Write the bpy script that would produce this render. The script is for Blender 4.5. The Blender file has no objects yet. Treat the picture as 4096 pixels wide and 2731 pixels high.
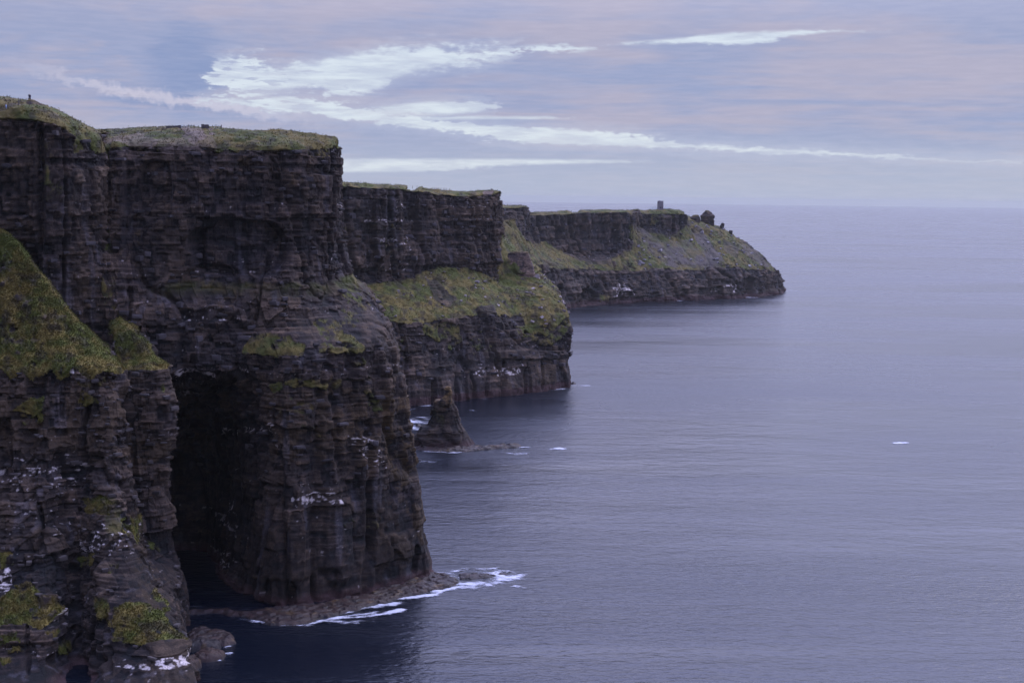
import bpy, math, random
import numpy as np
from mathutils import Matrix, Vector

random.seed(7)
rng = np.random.default_rng(11)
scene = bpy.context.scene
COL = scene.collection

# ------------------------------------------------------------------ camera
F_PX, CX, CY = 5689.0, 2048.0, 1365.5
CAM_H = 130.0
PITCH = math.radians(5.76)
ROLL = math.radians(0.66)
Fv = Vector((0, math.cos(PITCH), -math.sin(PITCH)))
R0 = Vector((1, 0, 0))
U0 = R0.cross(Fv)
Rv = R0 * math.cos(ROLL) + U0 * math.sin(ROLL)
Uv = U0 * math.cos(ROLL) - R0 * math.sin(ROLL)
cam_data = bpy.data.cameras.new("camera")
cam = bpy.data.objects.new("camera", cam_data)
COL.objects.link(cam)
M = Matrix((Rv, Uv, -Fv)).transposed().to_4x4()
M.translation = Vector((0, 0, CAM_H))
cam.matrix_world = M
cam_data.sensor_width = 36.0
cam_data.lens = F_PX / 4096.0 * 36.0
cam_data.clip_start = 1.0
cam_data.clip_end = 120000.0
scene.camera = cam

scene.view_settings.view_transform = 'Standard'
scene.view_settings.look = 'None'
scene.view_settings.exposure = 0.0
scene.view_settings.gamma = 1.0
scene.view_settings.use_curve_mapping = False
cy = scene.cycles
cy.max_bounces = 4
cy.diffuse_bounces = 2
cy.glossy_bounces = 2
cy.transmission_bounces = 0
cy.volume_bounces = 0
cy.use_adaptive_sampling = True
cy.adaptive_threshold = 0.01
cy.use_denoising = True
cy.denoiser = 'OPENIMAGEDENOISE'
cy.sample_clamp_indirect = 4.0


def srgb(h, k=1.0):
    h = h.lstrip('#')
    out = []
    for i in (0, 2, 4):
        c = int(h[i:i + 2], 16) / 255.0
        out.append((c / 12.92 if c <= 0.04045 else ((c + 0.055) / 1.055) ** 2.4) * k)
    return (out[0], out[1], out[2], 1.0)


def azel(px, py):
    d = Fv * F_PX + Rv * (px - CX) - Uv * (py - CY)
    return math.degrees(math.atan2(d.x, d.y)), math.degrees(math.atan2(d.z, math.hypot(d.x, d.y)))


class NT:
    """small helper for node trees"""
    def __init__(self, tree):
        self.t = tree

    def n(self, typ, **kw):
        nd = self.t.nodes.new(typ)
        for k, v in kw.items():
            if k.startswith('i_'):
                key = k[2:]
                nd.inputs[int(key) if key.isdigit() else key].default_value = v
            else:
                setattr(nd, k, v)
        return nd

    def l(self, a, b):
        self.t.links.new(a, b)

    def m(self, op, a, b=None, c=None, clamp=False):
        nd = self.t.nodes.new('ShaderNodeMath')
        nd.operation = op
        nd.use_clamp = clamp
        for i, v in enumerate((a, b, c)):
            if v is None:
                continue
            if isinstance(v, (int, float)):
                nd.inputs[i].default_value = v
            else:
                self.l(v, nd.inputs[i])
        return nd.outputs[0]

    def mix(self, f, a, b, blend='MIX'):
        nd = self.t.nodes.new('ShaderNodeMix')
        nd.data_type = 'RGBA'
        nd.blend_type = blend
        for idx, v in ((0, f), (6, a), (7, b)):
            if isinstance(v, (int, float)):
                nd.inputs[idx].default_value = v
            elif isinstance(v, tuple):
                nd.inputs[idx].default_value = v
            else:
                self.l(v, nd.inputs[idx])
        return nd.outputs[2]

    def noise(self, vec, scale, detail=4, rough=0.55, dist=0.0):
        nd = self.n('ShaderNodeTexNoise')
        nd.inputs['Scale'].default_value = scale
        nd.inputs['Detail'].default_value = detail
        nd.inputs['Roughness'].default_value = rough
        nd.inputs['Distortion'].default_value = dist
        self.l(vec, nd.inputs['Vector'])
        return nd.outputs['Fac']

    def smooth(self, v, lo, hi):
        nd = self.n('ShaderNodeMapRange', interpolation_type='SMOOTHSTEP')
        self.l(v, nd.inputs['Value'])
        for nm, q in (('From Min', lo), ('From Max', hi)):
            if isinstance(q, (int, float)):
                nd.inputs[nm].default_value = q
            else:
                self.l(q, nd.inputs[nm])
        return nd.outputs[0]


# ------------------------------------------------------------------ world
SUN_EL, SUN_AZ = 47.0, 42.0          # azimuth measured from +Y (view) towards +X (sea)
world = bpy.data.worlds.new("World")
scene.world = world
world.use_nodes = True
wt = world.node_tree
for n_ in list(wt.nodes):
    wt.nodes.remove(n_)
W = NT(wt)
out = W.n('ShaderNodeOutputWorld')
bg = W.n('ShaderNodeBackground')
bg.inputs['Strength'].default_value = 0.1
W.l(bg.outputs[0], out.inputs['Surface'])
sky = W.n('ShaderNodeTexSky', sky_type='NISHITA')
sky.sun_disc = False
sky.sun_elevation = math.radians(SUN_EL)
sky.sun_rotation = math.radians(SUN_AZ)
sky.altitude = 130.0
tc = W.n('ShaderNodeTexCoord')
sep = W.n('ShaderNodeSeparateXYZ')
W.l(tc.outputs['Generated'], sep.inputs[0])
X, Y, Z = sep.outputs
DEG = 57.29578
az = W.m('MULTIPLY', W.m('ARCTAN2', X, Y), DEG)
el = W.m('MULTIPLY', W.m('ARCSINE', Z), DEG)
# cloud-deck coordinates: the direction projected on a flat layer overhead
zc = W.m('ADD', W.m('MAXIMUM', Z, 0.0), 0.035)
cv = W.n('ShaderNodeCombineXYZ')
W.l(W.m('DIVIDE', X, zc), cv.inputs[0])
W.l(W.m('DIVIDE', Y, zc), cv.inputs[1])
deck = cv.outputs[0]
# angular coordinates for streaks in degrees
ae = W.n('ShaderNodeCombineXYZ')
W.l(az, ae.inputs[0]); W.l(el, ae.inputs[1])
ang = ae.outputs[0]


def stretch(sx, sy, rot=0.0, off=(0, 0, 0), src=None):
    mp = W.n('ShaderNodeMapping')
    W.l(src or ang, mp.inputs[0])
    mp.inputs['Rotation'].default_value = (0, 0, math.radians(rot))
    mp.inputs['Scale'].default_value = (sx, sy, 1)
    mp.inputs['Location'].default_value = off
    return mp.outputs[0]


rag = W.m('SUBTRACT', W.noise(stretch(0.55, 3.2), 1.0, 6, 0.62), 0.5)      # ragged, long horizontal wisps
rag2 = W.m('SUBTRACT', W.noise(stretch(1.7, 4.0, 12, (7, 3, 0)), 1.0, 5, 0.6), 0.5)
streak = W.noise(stretch(0.16, 1.5, -3, (3, 1, 0)), 1.0, 6, 0.58, 0.4)
streakL = W.noise(stretch(0.35, 1.6, 14, (13, 5, 0)), 1.0, 6, 0.6, 0.5)
big = W.noise(stretch(0.10, 0.35, 0, (2, 9, 0)), 1.0, 3, 0.5)
left_w = W.smooth(az, -4.0, -12.0)
st = W.n('ShaderNodeMix')
W.l(left_w, st.inputs[0]); W.l(streak, st.inputs[2]); W.l(streakL, st.inputs[3])
dk = W.noise(stretch(0.22, 0.9, -8, (3, 8, 0), deck), 1.0, 6, 0.6, 0.5)
st = W.m('ADD', W.m('MULTIPLY', st.outputs[0], 0.5), W.m('MULTIPLY', dk, 0.5))
K = 10.0
c_blue = srgb('#99a5cb', K)
c_pink = srgb('#b3b0c8', K)
c_high = srgb('#b3afc6', K)
c_low = srgb('#b6c0d6', K)
f1 = W.smooth(W.m('ADD', st, W.m('MULTIPLY', W.m('SUBTRACT', big, 0.5), 0.8)), 0.40, 0.62)
base = W.mix(f1, c_blue, c_pink)
hi_f = W.m('MULTIPLY', W.smooth(el, 4.5, 9.0), 0.45)
base = W.mix(hi_f, base, c_high)
lo_f = W.m('MULTIPLY', W.smooth(el, 3.6, 0.3), 0.85)
base = W.mix(lo_f, base, c_low)
deckn = W.noise(deck, 0.5, 5, 0.55, 0.3)
upf = W.smooth(el, 8.5, 14.0)
upper = W.mix(W.smooth(deckn, 0.3, 0.7), srgb('#a0a8cc', K), srgb('#b9b2c8', K))
lift = W.smooth(el, 7.0, 40.0)
upper = W.mix(lift, upper, srgb('#aab3f4', K))
base = W.mix(upf, base, upper)

AZ0, AZ1, EL1 = -24.0, 24.0, 9.0


def fcurve(points):
    nd = W.n('ShaderNodeFloatCurve')
    cu = nd.mapping.curves[0]
    pts = []
    for px, py in points:
        a, e = azel(px * 1.7415, py * 1.7415)
        pts.append(((a - AZ0) / (AZ1 - AZ0), e / EL1))
    pts.sort()
    while len(cu.points) < len(pts):
        cu.points.new(0.5, 0.5)
    for p, (x, y) in zip(cu.points, pts):
        p.location = (x, y)
        p.handle_type = 'AUTO'
    nd.mapping.update()
    W.l(W.m('ADD', azn, W.m('MULTIPLY', W.m('ADD', rag, W.m('MULTIPLY', rag2, 1.5)), 0.05)), nd.inputs['Value'])
    return W.m('MULTIPLY', nd.outputs[0], EL1)


azn = W.m('DIVIDE', W.m('SUBTRACT', az, AZ0), AZ1 - AZ0)
front = W.smooth(Y, 0.5, 0.7)


def opening(upper_pts, lower_pts, jitter, soft, jit2=0.0, endsoft=0.5):
    e2 = W.m('ADD', el, W.m('MULTIPLY', rag, jitter))
    if jit2:
        e2 = W.m('ADD', e2, W.m('MULTIPLY', rag2, jit2))
    up, lo = fcurve(upper_pts), fcurve(lower_pts)
    a0, b0 = W.m('SUBTRACT', e2, lo), W.m('SUBTRACT', up, e2)
    a = W.smooth(a0, -soft * 1.1, soft * 2.2)
    b = W.smooth(b0, -soft * 1.1, soft * 2.2)
    m = W.m('MULTIPLY', a, b)
    hal = W.m('MULTIPLY', W.smooth(a0, -0.5, 0.1), W.smooth(b0, -0.5, 0.1))
    ax = [azel(p[0] * 1.7415, p[1] * 1.7415)[0] for p in upper_pts]
    azj = W.m('ADD', az, W.m('ADD', W.m('MULTIPLY', rag, 4.0), W.m('MULTIPLY', rag2, 4.0)))
    e_ = W.m('MULTIPLY', W.smooth(azj, min(ax) - endsoft, min(ax) + endsoft), W.smooth(azj, max(ax) + endsoft, max(ax) - endsoft))
    halos.append(W.m('MULTIPLY', hal, e_))
    return W.m('MULTIPLY', m, e_)


halos = []
masks = [
    opening([(455, 228), (480, 226), (560, 228), (640, 222), (780, 236), (900, 260), (1000, 270), (1080, 283), (1200, 291), (1400, 302), (1480, 313), (1560, 328), (1700, 336), (1900, 346), (2100, 360), (2360, 372)],
            [(455, 229), (480, 234), (560, 246), (640, 256), (860, 284), (1050, 304), (1150, 324), (1300, 334), (1500, 339), (1700, 350), (1900, 358), (2100, 366), (2360, 376)], 0.28, 0.05, 0.25, 0.15),
    opening([(440, 208), (465, 200), (486, 162), (500, 148), (530, 128), (620, 152), (740, 136), (800, 124), (920, 110), (1050, 108), (1110, 114), (1190, 106)],
            [(440, 130), (465, 150), (486, 186), (505, 206), (560, 226), (640, 214), (700, 206), (780, 216), (850, 214), (900, 182), (980, 160), (1150, 140), (1190, 120)], 0.95, 0.11, 1.3, 0.15),
    opening([(860, 246), (950, 236), (1060, 233), (1140, 243)], [(860, 262), (950, 267), (1050, 262), (1140, 250)], 0.4, 0.06, 0.3, 0.4),
    opening([(960, 268), (1100, 267), (1290, 268)], [(960, 275), (1100, 275), (1290, 274)], 0.25, 0.05, 0, 0.5),
    opening([(1200, 105), (1290, 102), (1370, 111)], [(1200, 113), (1290, 121), (1370, 118)], 0.35, 0.07, 0.5, 0.5),
    opening([(1450, 95), (1560, 87), (1640, 77), (1780, 71), (1900, 68)], [(1450, 103), (1600, 101), (1700, 105), (1760, 97), (1850, 81), (1900, 76)], 0.15, 0.05, 0.25, 0.6),
    opening([(600, 366), (1000, 364), (1300, 366), (1500, 369)], [(600, 397), (900, 396), (1050, 391), (1150, 382), (1300, 377), (1500, 373)], 0.1, 0.05, 0, 0.8),
    opening([(1900, 68), (1980, 70), (2040, 70)], [(1900, 73), (1980, 75), (2040, 74)], 0.1, 0.05, 0.2, 0.5),
]
gap = masks[0]
for m_ in masks[1:]:
    gap = W.m('MAXIMUM', gap, m_)
isl = W.noise(stretch(0.9, 4.6, 0, (4, 4, 0)), 1.0, 4, 0.55, 0.2)
isl = W.m('MULTIPLY', W.smooth(isl, 0.52, 0.60), W.smooth(az, -5.0, -12.0))
veil = W.smooth(W.noise(stretch(0.45, 2.6, -5, (21, 4, 0)), 1.0, 5, 0.6, 0.4), 0.36, 0.58)
gap = W.m('MULTIPLY', gap, W.m('ADD', 0.62, W.m('MULTIPLY', veil, 0.38)))
gap = W.m('MULTIPLY', W.m('MULTIPLY', gap, front), W.m('SUBTRACT', 1.0, W.m('MULTIPLY', isl, 0.9)))
halo = halos[0]
for m_ in halos[1:3]:
    halo = W.m('MAXIMUM', halo, m_)
# soft pinkish roll of cloud along the lower edge of the long opening
puff = W.noise(stretch(2.0, 1.3, -25, (1, 2, 0)), 1.0, 4, 0.55)
roll_c = fcurve([(-60, 120), (60, 150), (250, 204), (460, 236), (640, 266), (800, 286), (950, 300), (1120, 322), (2360, 380)])
roll = W.m('ABSOLUTE', W.m('SUBTRACT', W.m('ADD', el, W.m('MULTIPLY', W.m('SUBTRACT', puff, 0.5), 0.9)), roll_c))
roll = W.m('MULTIPLY', W.smooth(roll, 0.30, 0.02), W.m('MULTIPLY', W.smooth(az, -7.0, -11.0), W.smooth(az, -20.5, -15.0)))
roll = W.m('MULTIPLY', roll, front)
# deeper blue fringes near the opening (left end and under the roll)
bl_c = fcurve([(300, 232), (460, 250), (560, 262), (680, 284), (760, 300), (2360, 400)])
bl = W.m('MULTIPLY', W.smooth(W.m('ABSOLUTE', W.m('SUBTRACT', el, bl_c)), 0.22, 0.0), W.m('MULTIPLY', W.smooth(az, -10.0, -12.0), W.smooth(az, -17.5, -14.5)))
a1, e1 = azel(425 * 1.7415, 150 * 1.7415)
dx = W.m('DIVIDE', W.m('SUBTRACT', az, a1), 1.8)
dy = W.m('DIVIDE', W.m('SUBTRACT', el, e1), 2.0)
bp = W.smooth(W.m('ADD', W.m('ADD', W.m('MULTIPLY', dx, dx), W.m('MULTIPLY', dy, dy)), W.m('MULTIPLY', rag, 1.6)), 1.0, 0.0)
bluef = W.m('MULTIPLY', W.m('MAXIMUM', W.m('MULTIPLY', bl, 0.8), W.m('MULTIPLY', bp, 0.75)), front)
base = W.mix(bluef, base, srgb('#8397c4', K))
base = W.mix(W.m('MULTIPLY', roll, 0.8), base, srgb('#d0cde0', K))
gn = W.noise(stretch(0.5, 4.0, -4, (9, 2, 0)), 1.0, 5, 0.6, 0.3)
gapc = W.mix(W.smooth(gn, 0.42, 0.62), srgb('#dde7f3', K), srgb('#d0daeb', K))
gapcol = W.mix(0.08, gapc, sky.outputs[0])
rip = W.noise(stretch(0.8, 7.5, 6, (1, 1, 0)), 1.0, 4, 0.6, 0.3)
base = W.mix(W.smooth(rip, 0.35, 0.70), W.mix(0.10, base, srgb('#8d94b8', K)), W.mix(0.14, base, srgb('#c6c3d8', K)))
base = W.mix(W.m('MULTIPLY', W.m('MULTIPLY', halo, front), 0.35), base, srgb('#c9cfe4', K))
col = W.mix(gap, base, gapcol)
col = W.mix(0.04, col, sky.outputs[0])
# the veiled sun brightens the whole overcast on its side
sv = W.n('ShaderNodeVectorMath', operation='DOT_PRODUCT')
W.l(tc.outputs['Generated'], sv.inputs[0])
_e, _a = math.radians(SUN_EL), math.radians(SUN_AZ)
sv.inputs[1].default_value = (math.sin(_a) * math.cos(_e), math.cos(_a) * math.cos(_e), math.sin(_e))
glow = W.m('MULTIPLY', W.smooth(sv.outputs['Value'], -0.3, 1.0), W.smooth(el, 6.0, 20.0))
gl = W.m('ADD', W.m('MULTIPLY', glow, 3.1), 1.0)
back = W.m('SUBTRACT', 1.0, W.m('MULTIPLY', W.smooth(sv.outputs['Value'], 0.1, -0.7), 0.25))
sc_ = W.n('ShaderNodeVectorMath', operation='SCALE')
W.l(col, sc_.inputs[0])
W.l(W.m('MULTIPLY', gl, back), sc_.inputs['Scale'])
col = sc_.outputs[0]
W.l(col, bg.inputs['Color'])
world.cycles.sampling_method = 'MANUAL'
world.cycles.sample_map_resolution = 1024

sun_d = bpy.data.lights.new("sun", 'SUN')
sun_d.energy = 1.3
sun_d.angle = math.radians(28)
sun_d.color = (1.0, 0.95, 0.90)
sun = bpy.data.objects.new("sun", sun_d)
COL.objects.link(sun)
sd = Vector((math.sin(math.radians(SUN_AZ)) * math.cos(math.radians(SUN_EL)), math.cos(math.radians(SUN_AZ)) * math.cos(math.radians(SUN_EL)), math.sin(math.radians(SUN_EL))))
sun.rotation_euler = sd.to_track_quat('Z', 'Y').to_euler()
sun.location = sd * 500

# ------------------------------------------------------------------ projections
Fa, Ra, Ua = np.array(Fv), np.array(Rv), np.array(Uv)
C0 = np.array([0, 0, CAM_H])


def at(px, py, depth):
    d = Fa * F_PX + Ra * (px - CX) - Ua * (py - CY)
    return C0 + d * (depth / d[1])


def wl(px, py, z=0.0):
    d = Fa * F_PX + Ra * (px - CX) - Ua * (py - CY)
    return C0 + d * ((z - CAM_H) / d[2])


def atz(px, depth, z):
    """point at a world height, a ground depth and an image column"""
    lo, hi = -3000.0, 6000.0
    for _ in range(50):
        mid = (lo + hi) / 2
        if at(px, mid, depth)[2] > z:
            lo = mid
        else:
            hi = mid
    return at(px, mid, depth)


def project(P):
    q = P - C0
    w = q @ Fa
    w = np.where(w < 1, 1, w)
    return CX + F_PX * (q @ Ra) / w, CY - F_PX * (q @ Ua) / w


# ------------------------------------------------------------------ noise
def hsh(*ks):
    h = np.full(np.shape(ks[0]), 2166136261, dtype=np.uint32)
    with np.errstate(over='ignore'):
        for k in ks:
            k = (np.asarray(k).astype(np.int64) & 0xffffffff).astype(np.uint32)
            h = (h ^ k) * np.uint32(16777619)
            h ^= h >> np.uint32(15)
            h = h * np.uint32(2246822519)
            h ^= h >> np.uint32(13)
        h = h * np.uint32(3266489917)
        h ^= h >> np.uint32(16)
    return (h & np.uint32(0xffffff)).astype(np.float32) / 16777216.0


_T = np.random.default_rng(5).random((64 * 64 * 64,), dtype=np.float32) * 2 - 1


def vn(x, y, z, seed=0):
    ox, oy, oz = (seed * 37) % 64, (seed * 101) % 64, (seed * 59) % 64
    out_ = []
    for q, o in ((x, ox), (y, oy), (z, oz)):
        i = np.floor(q)
        f = (q - i).astype(np.float32)
        i = i.astype(np.int32)
        out_.append(((i + o) & 63, (i + o + 1) & 63, f * f * (3 - 2 * f)))
    (x0, x1, fx), (y0, y1, fy), (z0, z1, fz) = out_
    x0 = x0 * 4096; x1 = x1 * 4096; y0 = y0 * 64; y1 = y1 * 64
    a = x0 + y0; b = x1 + y0; c = x0 + y1; d = x1 + y1

    def plane(zi):
        p, q = _T[a + zi], _T[c + zi]
        p = p + fx * (_T[b + zi] - p)
        q = q + fx * (_T[d + zi] - q)
        return p + fy * (q - p)
    p = plane(z0)
    return p + fz * (plane(z1) - p)


def fbm(P, L, seed=0, oct=3, sx=1, sy=1, sz=1):
    r, a, t = 0, 1.0, 0
    for o in range(oct):
        f = 2.03 ** o / L
        r = r + a * vn(P[..., 0] * f * sx + 17.3 * o, P[..., 1] * f * sy + 5.1, P[..., 2] * f * sz, seed + o)
        t += a
        a *= 0.52
    return r / t


def sstep(a, b, x):
    t = np.clip((x - a) / (b - a), 0, 1)
    return t * t * (3 - 2 * t)


def pchip(knots, vals, t):
    """monotone cubic along axis 0"""
    h = np.diff(knots)
    sh = (len(h),) + (1,) * (vals.ndim - 1)
    d = np.diff(vals, axis=0) / h.reshape(sh)
    m = np.zeros_like(vals)
    a, b = d[:-1], d[1:]
    w = np.where(a * b > 0, 2 * a * b / np.where(np.abs(a + b) < 1e-12, 1, a + b), 0)
    m[1:-1] = w
    m[0], m[-1] = d[0], d[-1]
    i = np.clip(np.searchsorted(knots, t, side='right') - 1, 0, len(h) - 1)
    u = (t - knots[i]) / h[i]
    ush = (len(t),) + (1,) * (vals.ndim - 1)
    u = u.reshape(ush)
    hh = h[i].reshape(ush)
    return ((2 * u**3 - 3 * u**2 + 1) * vals[i] + (u**3 - 2 * u**2 + u) * hh * m[i]
            + (-2 * u**3 + 3 * u**2) * vals[i + 1] + (u**3 - u**2) * hh * m[i + 1])


def loft(net, res_u, res_v, cu=None, cvv=None):
    """net (stations, rows, 3) -> grid of points, resolution in metres; cu/cvv: coarser factor per interval"""
    K_, R_, _ = net.shape
    du = np.linalg.norm(np.diff(net, axis=0), axis=2)
    dv = np.linalg.norm(np.diff(net, axis=1), axis=2)
    cu = cu or [1] * (K_ - 1)
    cvv = cvv or [1] * (R_ - 1)
    ku = np.concatenate([[0], np.cumsum(du.mean(axis=1))])
    kv = np.concatenate([[0], np.cumsum(dv.mean(axis=0))])
    tu = np.concatenate([np.linspace(ku[i], ku[i + 1], max(2, int(du[i].max() * 0.5 / res_u / cu[i] + du[i].mean() * 0.5 / res_u / cu[i])), endpoint=False) for i in range(K_ - 1)] + [[ku[-1]]])
    tv = np.concatenate([np.linspace(kv[i], kv[i + 1], max(2, int(dv[:, i].mean() / res_v / cvv[i])), endpoint=False) for i in range(R_ - 1)] + [[kv[-1]]])
    g = pchip(ku, net, tu)
    g = pchip(kv, g.transpose(1, 0, 2), tv).transpose(1, 0, 2)
    return g


def grid_normals(g, flip=False):
    du = np.gradient(g, axis=0)
    dv = np.gradient(g, axis=1)
    n = np.cross(du, dv)
    n /= np.maximum(np.linalg.norm(n, axis=2, keepdims=True), 1e-9)
    return -n if flip else n


def inpoly(px, py, poly):
    r = np.zeros(px.shape, bool)
    n = len(poly)
    for i in range(n):
        x1, y1 = poly[i]
        x2, y2 = poly[(i + 1) % n]
        c = ((y1 > py) != (y2 > py))
        with np.errstate(divide='ignore', invalid='ignore'):
            xx = (x2 - x1) * (py - y1) / ((y2 - y1) if y2 != y1 else 1e-9) + x1
        r ^= c & (px < xx)
    return r


def beds(lo, hi, tmin, tmax, seed):
    r = np.random.default_rng(seed)
    b = [lo]
    while b[-1] < hi:
        b.append(b[-1] + r.uniform(tmin, tmax) * (0.6 if r.random() < 0.4 else 1.0))
    return np.array(b)


def rock(P, s=1.0, seed=0, lower=None):
    """bedded, jointed rock: outward offset in metres, and a per-block tone"""
    wx = fbm(P, 9 * s, seed + 1, 2) * 1.0 * s
    wy = fbm(P, 9 * s, seed + 5, 2) * 1.0 * s
    x, y = P[..., 0], P[..., 1]
    a = 0.82 * x + 0.57 * y + wx
    b = -0.57 * x + 0.82 * y + wy
    zz = P[..., 2] + 0.5 * s * vn(x / (30 * s), y / (30 * s), x * 0, seed) + 0.25 * s * fbm(P, 4 * s, seed + 9, 1)
    off = 0
    tone = 0
    lw = np.ones(P.shape[:-1]) if lower is None else lower
    for k, (t0, t1, w, amp, ta) in enumerate(((6, 15, 8.5, 1.35, .40), (1.8, 4.2, 3.4, 0.85, .50), (.6, 1.3, 1.7, .42, .42))):
        bd = beds(-30, 260, t0 * s, t1 * s, seed + k)
        li = np.searchsorted(bd, zz)
        th = (hsh(li, li * 0 + k + seed) - 0.5)
        ww = w * s * (0.7 + 0.8 * hsh(li, li * 0 + 77 + k))
        ca = np.floor(a / ww + 9 * hsh(li, li * 0 + 5))
        cb = np.floor(b / ww + 9 * hsh(li, li * 0 + 6))
        hb = hsh(li, ca, cb) - 0.5
        amp_ = amp * s
        off = off + amp_ * (1.5 * hb + 0.75 * th) * (lw if k else 1)
        tone = tone + ta * (1.3 * hb + 0.25 * th) * 2
    # upright flutes and gullies
    fl = fbm(P, 7 * s, seed + 20, 3, 1, 1, 0.16)
    rid = 1 - np.abs(fbm(P, 13 * s, seed + 25, 2, 1, 1, 0.12)) * 2.2
    off = off + fl * 1.6 * s - 2.2 * s * sstep(0.72, 1.0, rid) + 0.35 * s * fbm(P, 2.0 * s, seed + 30, 2)
    return off - 0.25 * s, tone


def new_obj(name, verts, faces, mat, cols=None, parent=None, smooth=False, label=None, category=None, kind=None, group=None, mask=None):
    me = bpy.data.meshes.new(name)
    verts = np.asarray(verts, dtype=np.float32).reshape(-1, 3)
    faces = np.asarray(faces, dtype=np.int32)
    k = faces.shape[1]
    me.vertices.add(len(verts))
    me.vertices.foreach_set('co', verts.ravel())
    me.loops.add(faces.size)
    me.loops.foreach_set('vertex_index', faces.ravel())
    me.polygons.add(len(faces))
    me.polygons.foreach_set('loop_start', np.arange(0, faces.size, k, dtype=np.int32))
    me.polygons.foreach_set('loop_total', np.full(len(faces), k, dtype=np.int32))
    if smooth:
        me.polygons.foreach_set('use_smooth', np.ones(len(faces), dtype=bool))
    me.update(calc_edges=True)
    if cols is not None:
        at_ = me.color_attributes.new('tint', 'FLOAT_COLOR', 'POINT')
        c4 = np.zeros((len(verts), 4), dtype=np.float32)
        c4[:, :3] = np.asarray(cols).reshape(-1, 3)
        if mask is not None:
            c4[:, 3] = np.asarray(mask).ravel()
        at_.data.foreach_set('color', c4.ravel())
    me.materials.append(mat)
    o = bpy.data.objects.new(name, me)
    COL.objects.link(o)
    if parent is not None:
        o.parent = parent
    props(o, label, category, kind, group)
    return o


def props(o, label=None, category=None, kind=None, group=None):
    if label: o['label'] = label
    if category: o['category'] = category
    if kind: o['kind'] = kind
    if group: o['group'] = group
    return o


def thing(name, loc, label, category, group=None, rz=0.0):
    o = bpy.data.objects.new(name, None)
    COL.objects.link(o)
    o.location = loc
    o.rotation_euler = (0, 0, rz)
    return props(o, label, category, None, group)


def grid_faces(nu, nv, flip=False, keep=None):
    i = np.arange(nu * nv).reshape(nu, nv)
    q = np.stack([i[:-1, :-1], i[1:, :-1], i[1:, 1:], i[:-1, 1:]], axis=-1)
    if flip:
        q = q[..., ::-1]
    if keep is not None:
        q = q[keep]
    return q.reshape(-1, 4)


# ------------------------------------------------------------------ materials
def mat_terrain(name, grain=2.2, bump=0.35, rough=0.85):
    m = bpy.data.materials.new(name)
    m.use_nodes = True
    t = NT(m.node_tree)
    bs = m.node_tree.nodes['Principled BSDF']
    at_ = t.n('ShaderNodeAttribute', attribute_name='tint')
    g = t.n('ShaderNodeTexCoord')
    mp = t.n('ShaderNodeMapping')
    mp.inputs['Scale'].default_value = (1, 1, 2.2)
    t.l(g.outputs['Object'], mp.inputs[0])
    n1 = t.noise(mp.outputs[0], grain, 6, 0.7)
    n2 = t.noise(g.outputs['Object'], grain * 0.18, 4, 0.6)
    f = t.m('ADD', t.m('MULTIPLY', n1, 2.8), t.m('MULTIPLY', n2, 1.2))
    f = t.m('MAXIMUM', t.m('SUBTRACT', f, 1.1), 0.15)
    fm = t.n('ShaderNodeMix')
    t.l(at_.outputs['Alpha'], fm.inputs[0]); t.l(f, fm.inputs[2])
    t.l(t.m('ADD', t.m('MULTIPLY', n1, 0.9), 0.55), fm.inputs[3])
    f = fm.outputs[0]
    vm = t.n('ShaderNodeVectorMath', operation='SCALE')
    t.l(at_.outputs['Color'], vm.inputs[0])
    t.l(f, vm.inputs['Scale'])
    t.l(vm.outputs[0], bs.inputs['Base Color'])
    bs.inputs['Roughness'].default_value = rough
    bs.inputs['Specular IOR Level'].default_value = 0.25
    b = t.n('ShaderNodeBump')
    b.inputs['Strength'].default_value = 0.8
    b.inputs['Distance'].default_value = bump
    t.l(n1, b.inputs['Height'])
    t.l(b.outputs[0], bs.inputs['Normal'])
    return m


def mat_plain(name, col, rough=0.8, noise=0.25, scale=3.0):
    m = bpy.data.materials.new(name)
    m.use_nodes = True
    t = NT(m.node_tree)
    bs = m.node_tree.nodes['Principled BSDF']
    g = t.n('ShaderNodeTexCoord')
    n1 = t.noise(g.outputs['Object'], scale, 5, 0.65)
    a = tuple(c * (1 - noise) for c in col) + (1,)
    b = tuple(min(1, c * (1 + noise)) for c in col) + (1,)
    t.l(t.mix(t.smooth(n1, 0.3, 0.7), a, b), bs.inputs['Base Color'])
    bs.inputs['Roughness'].default_value = rough
    bs.inputs['Specular IOR Level'].default_value = 0.3
    return m


M_ROCK1 = mat_terrain('bedded_rock', 2.0, 0.30)
M_ROCK3 = mat_terrain('bedded_rock_mid', 1.0, 0.6)
M_ROCK4 = mat_terrain('bedded_rock_far', 0.55, 1.0)
M_WET = mat_terrain('wet_shore_rock', 2.5, 0.25, 0.5)
m_ = bpy.data.materials.new('grass_blades')
m_.use_nodes = True
_t = NT(m_.node_tree)
_a = _t.n('ShaderNodeAttribute', attribute_name='tint')
_t.l(_a.outputs['Color'], m_.node_tree.nodes['Principled BSDF'].inputs['Base Color'])
m_.node_tree.nodes['Principled BSDF'].inputs['Roughness'].default_value = 0.7
m_.node_tree.nodes['Principled BSDF'].inputs['Specular IOR Level'].default_value = 0.2
M_GRASS = m_

ROCK_D = np.array([0.054, 0.042, 0.045])
ROCK_B = np.array([0.148, 0.098, 0.064])
OCHRE = np.array([0.16, 0.098, 0.038])
GUANO = np.array([0.62, 0.54, 0.50])
REDB = np.array([0.058, 0.030, 0.028])
G_GREEN = np.array([0.100, 0.112, 0.020])
G_OLIVE = np.array([0.185, 0.140, 0.036])
SOIL = np.array([0.165, 0.122, 0.095])
SCREE = np.array([0.060, 0.048, 0.046])


def lerp(a, b, t):
    t = np.asarray(t)[..., None]
    return a * (1 - t) + b * t


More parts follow.
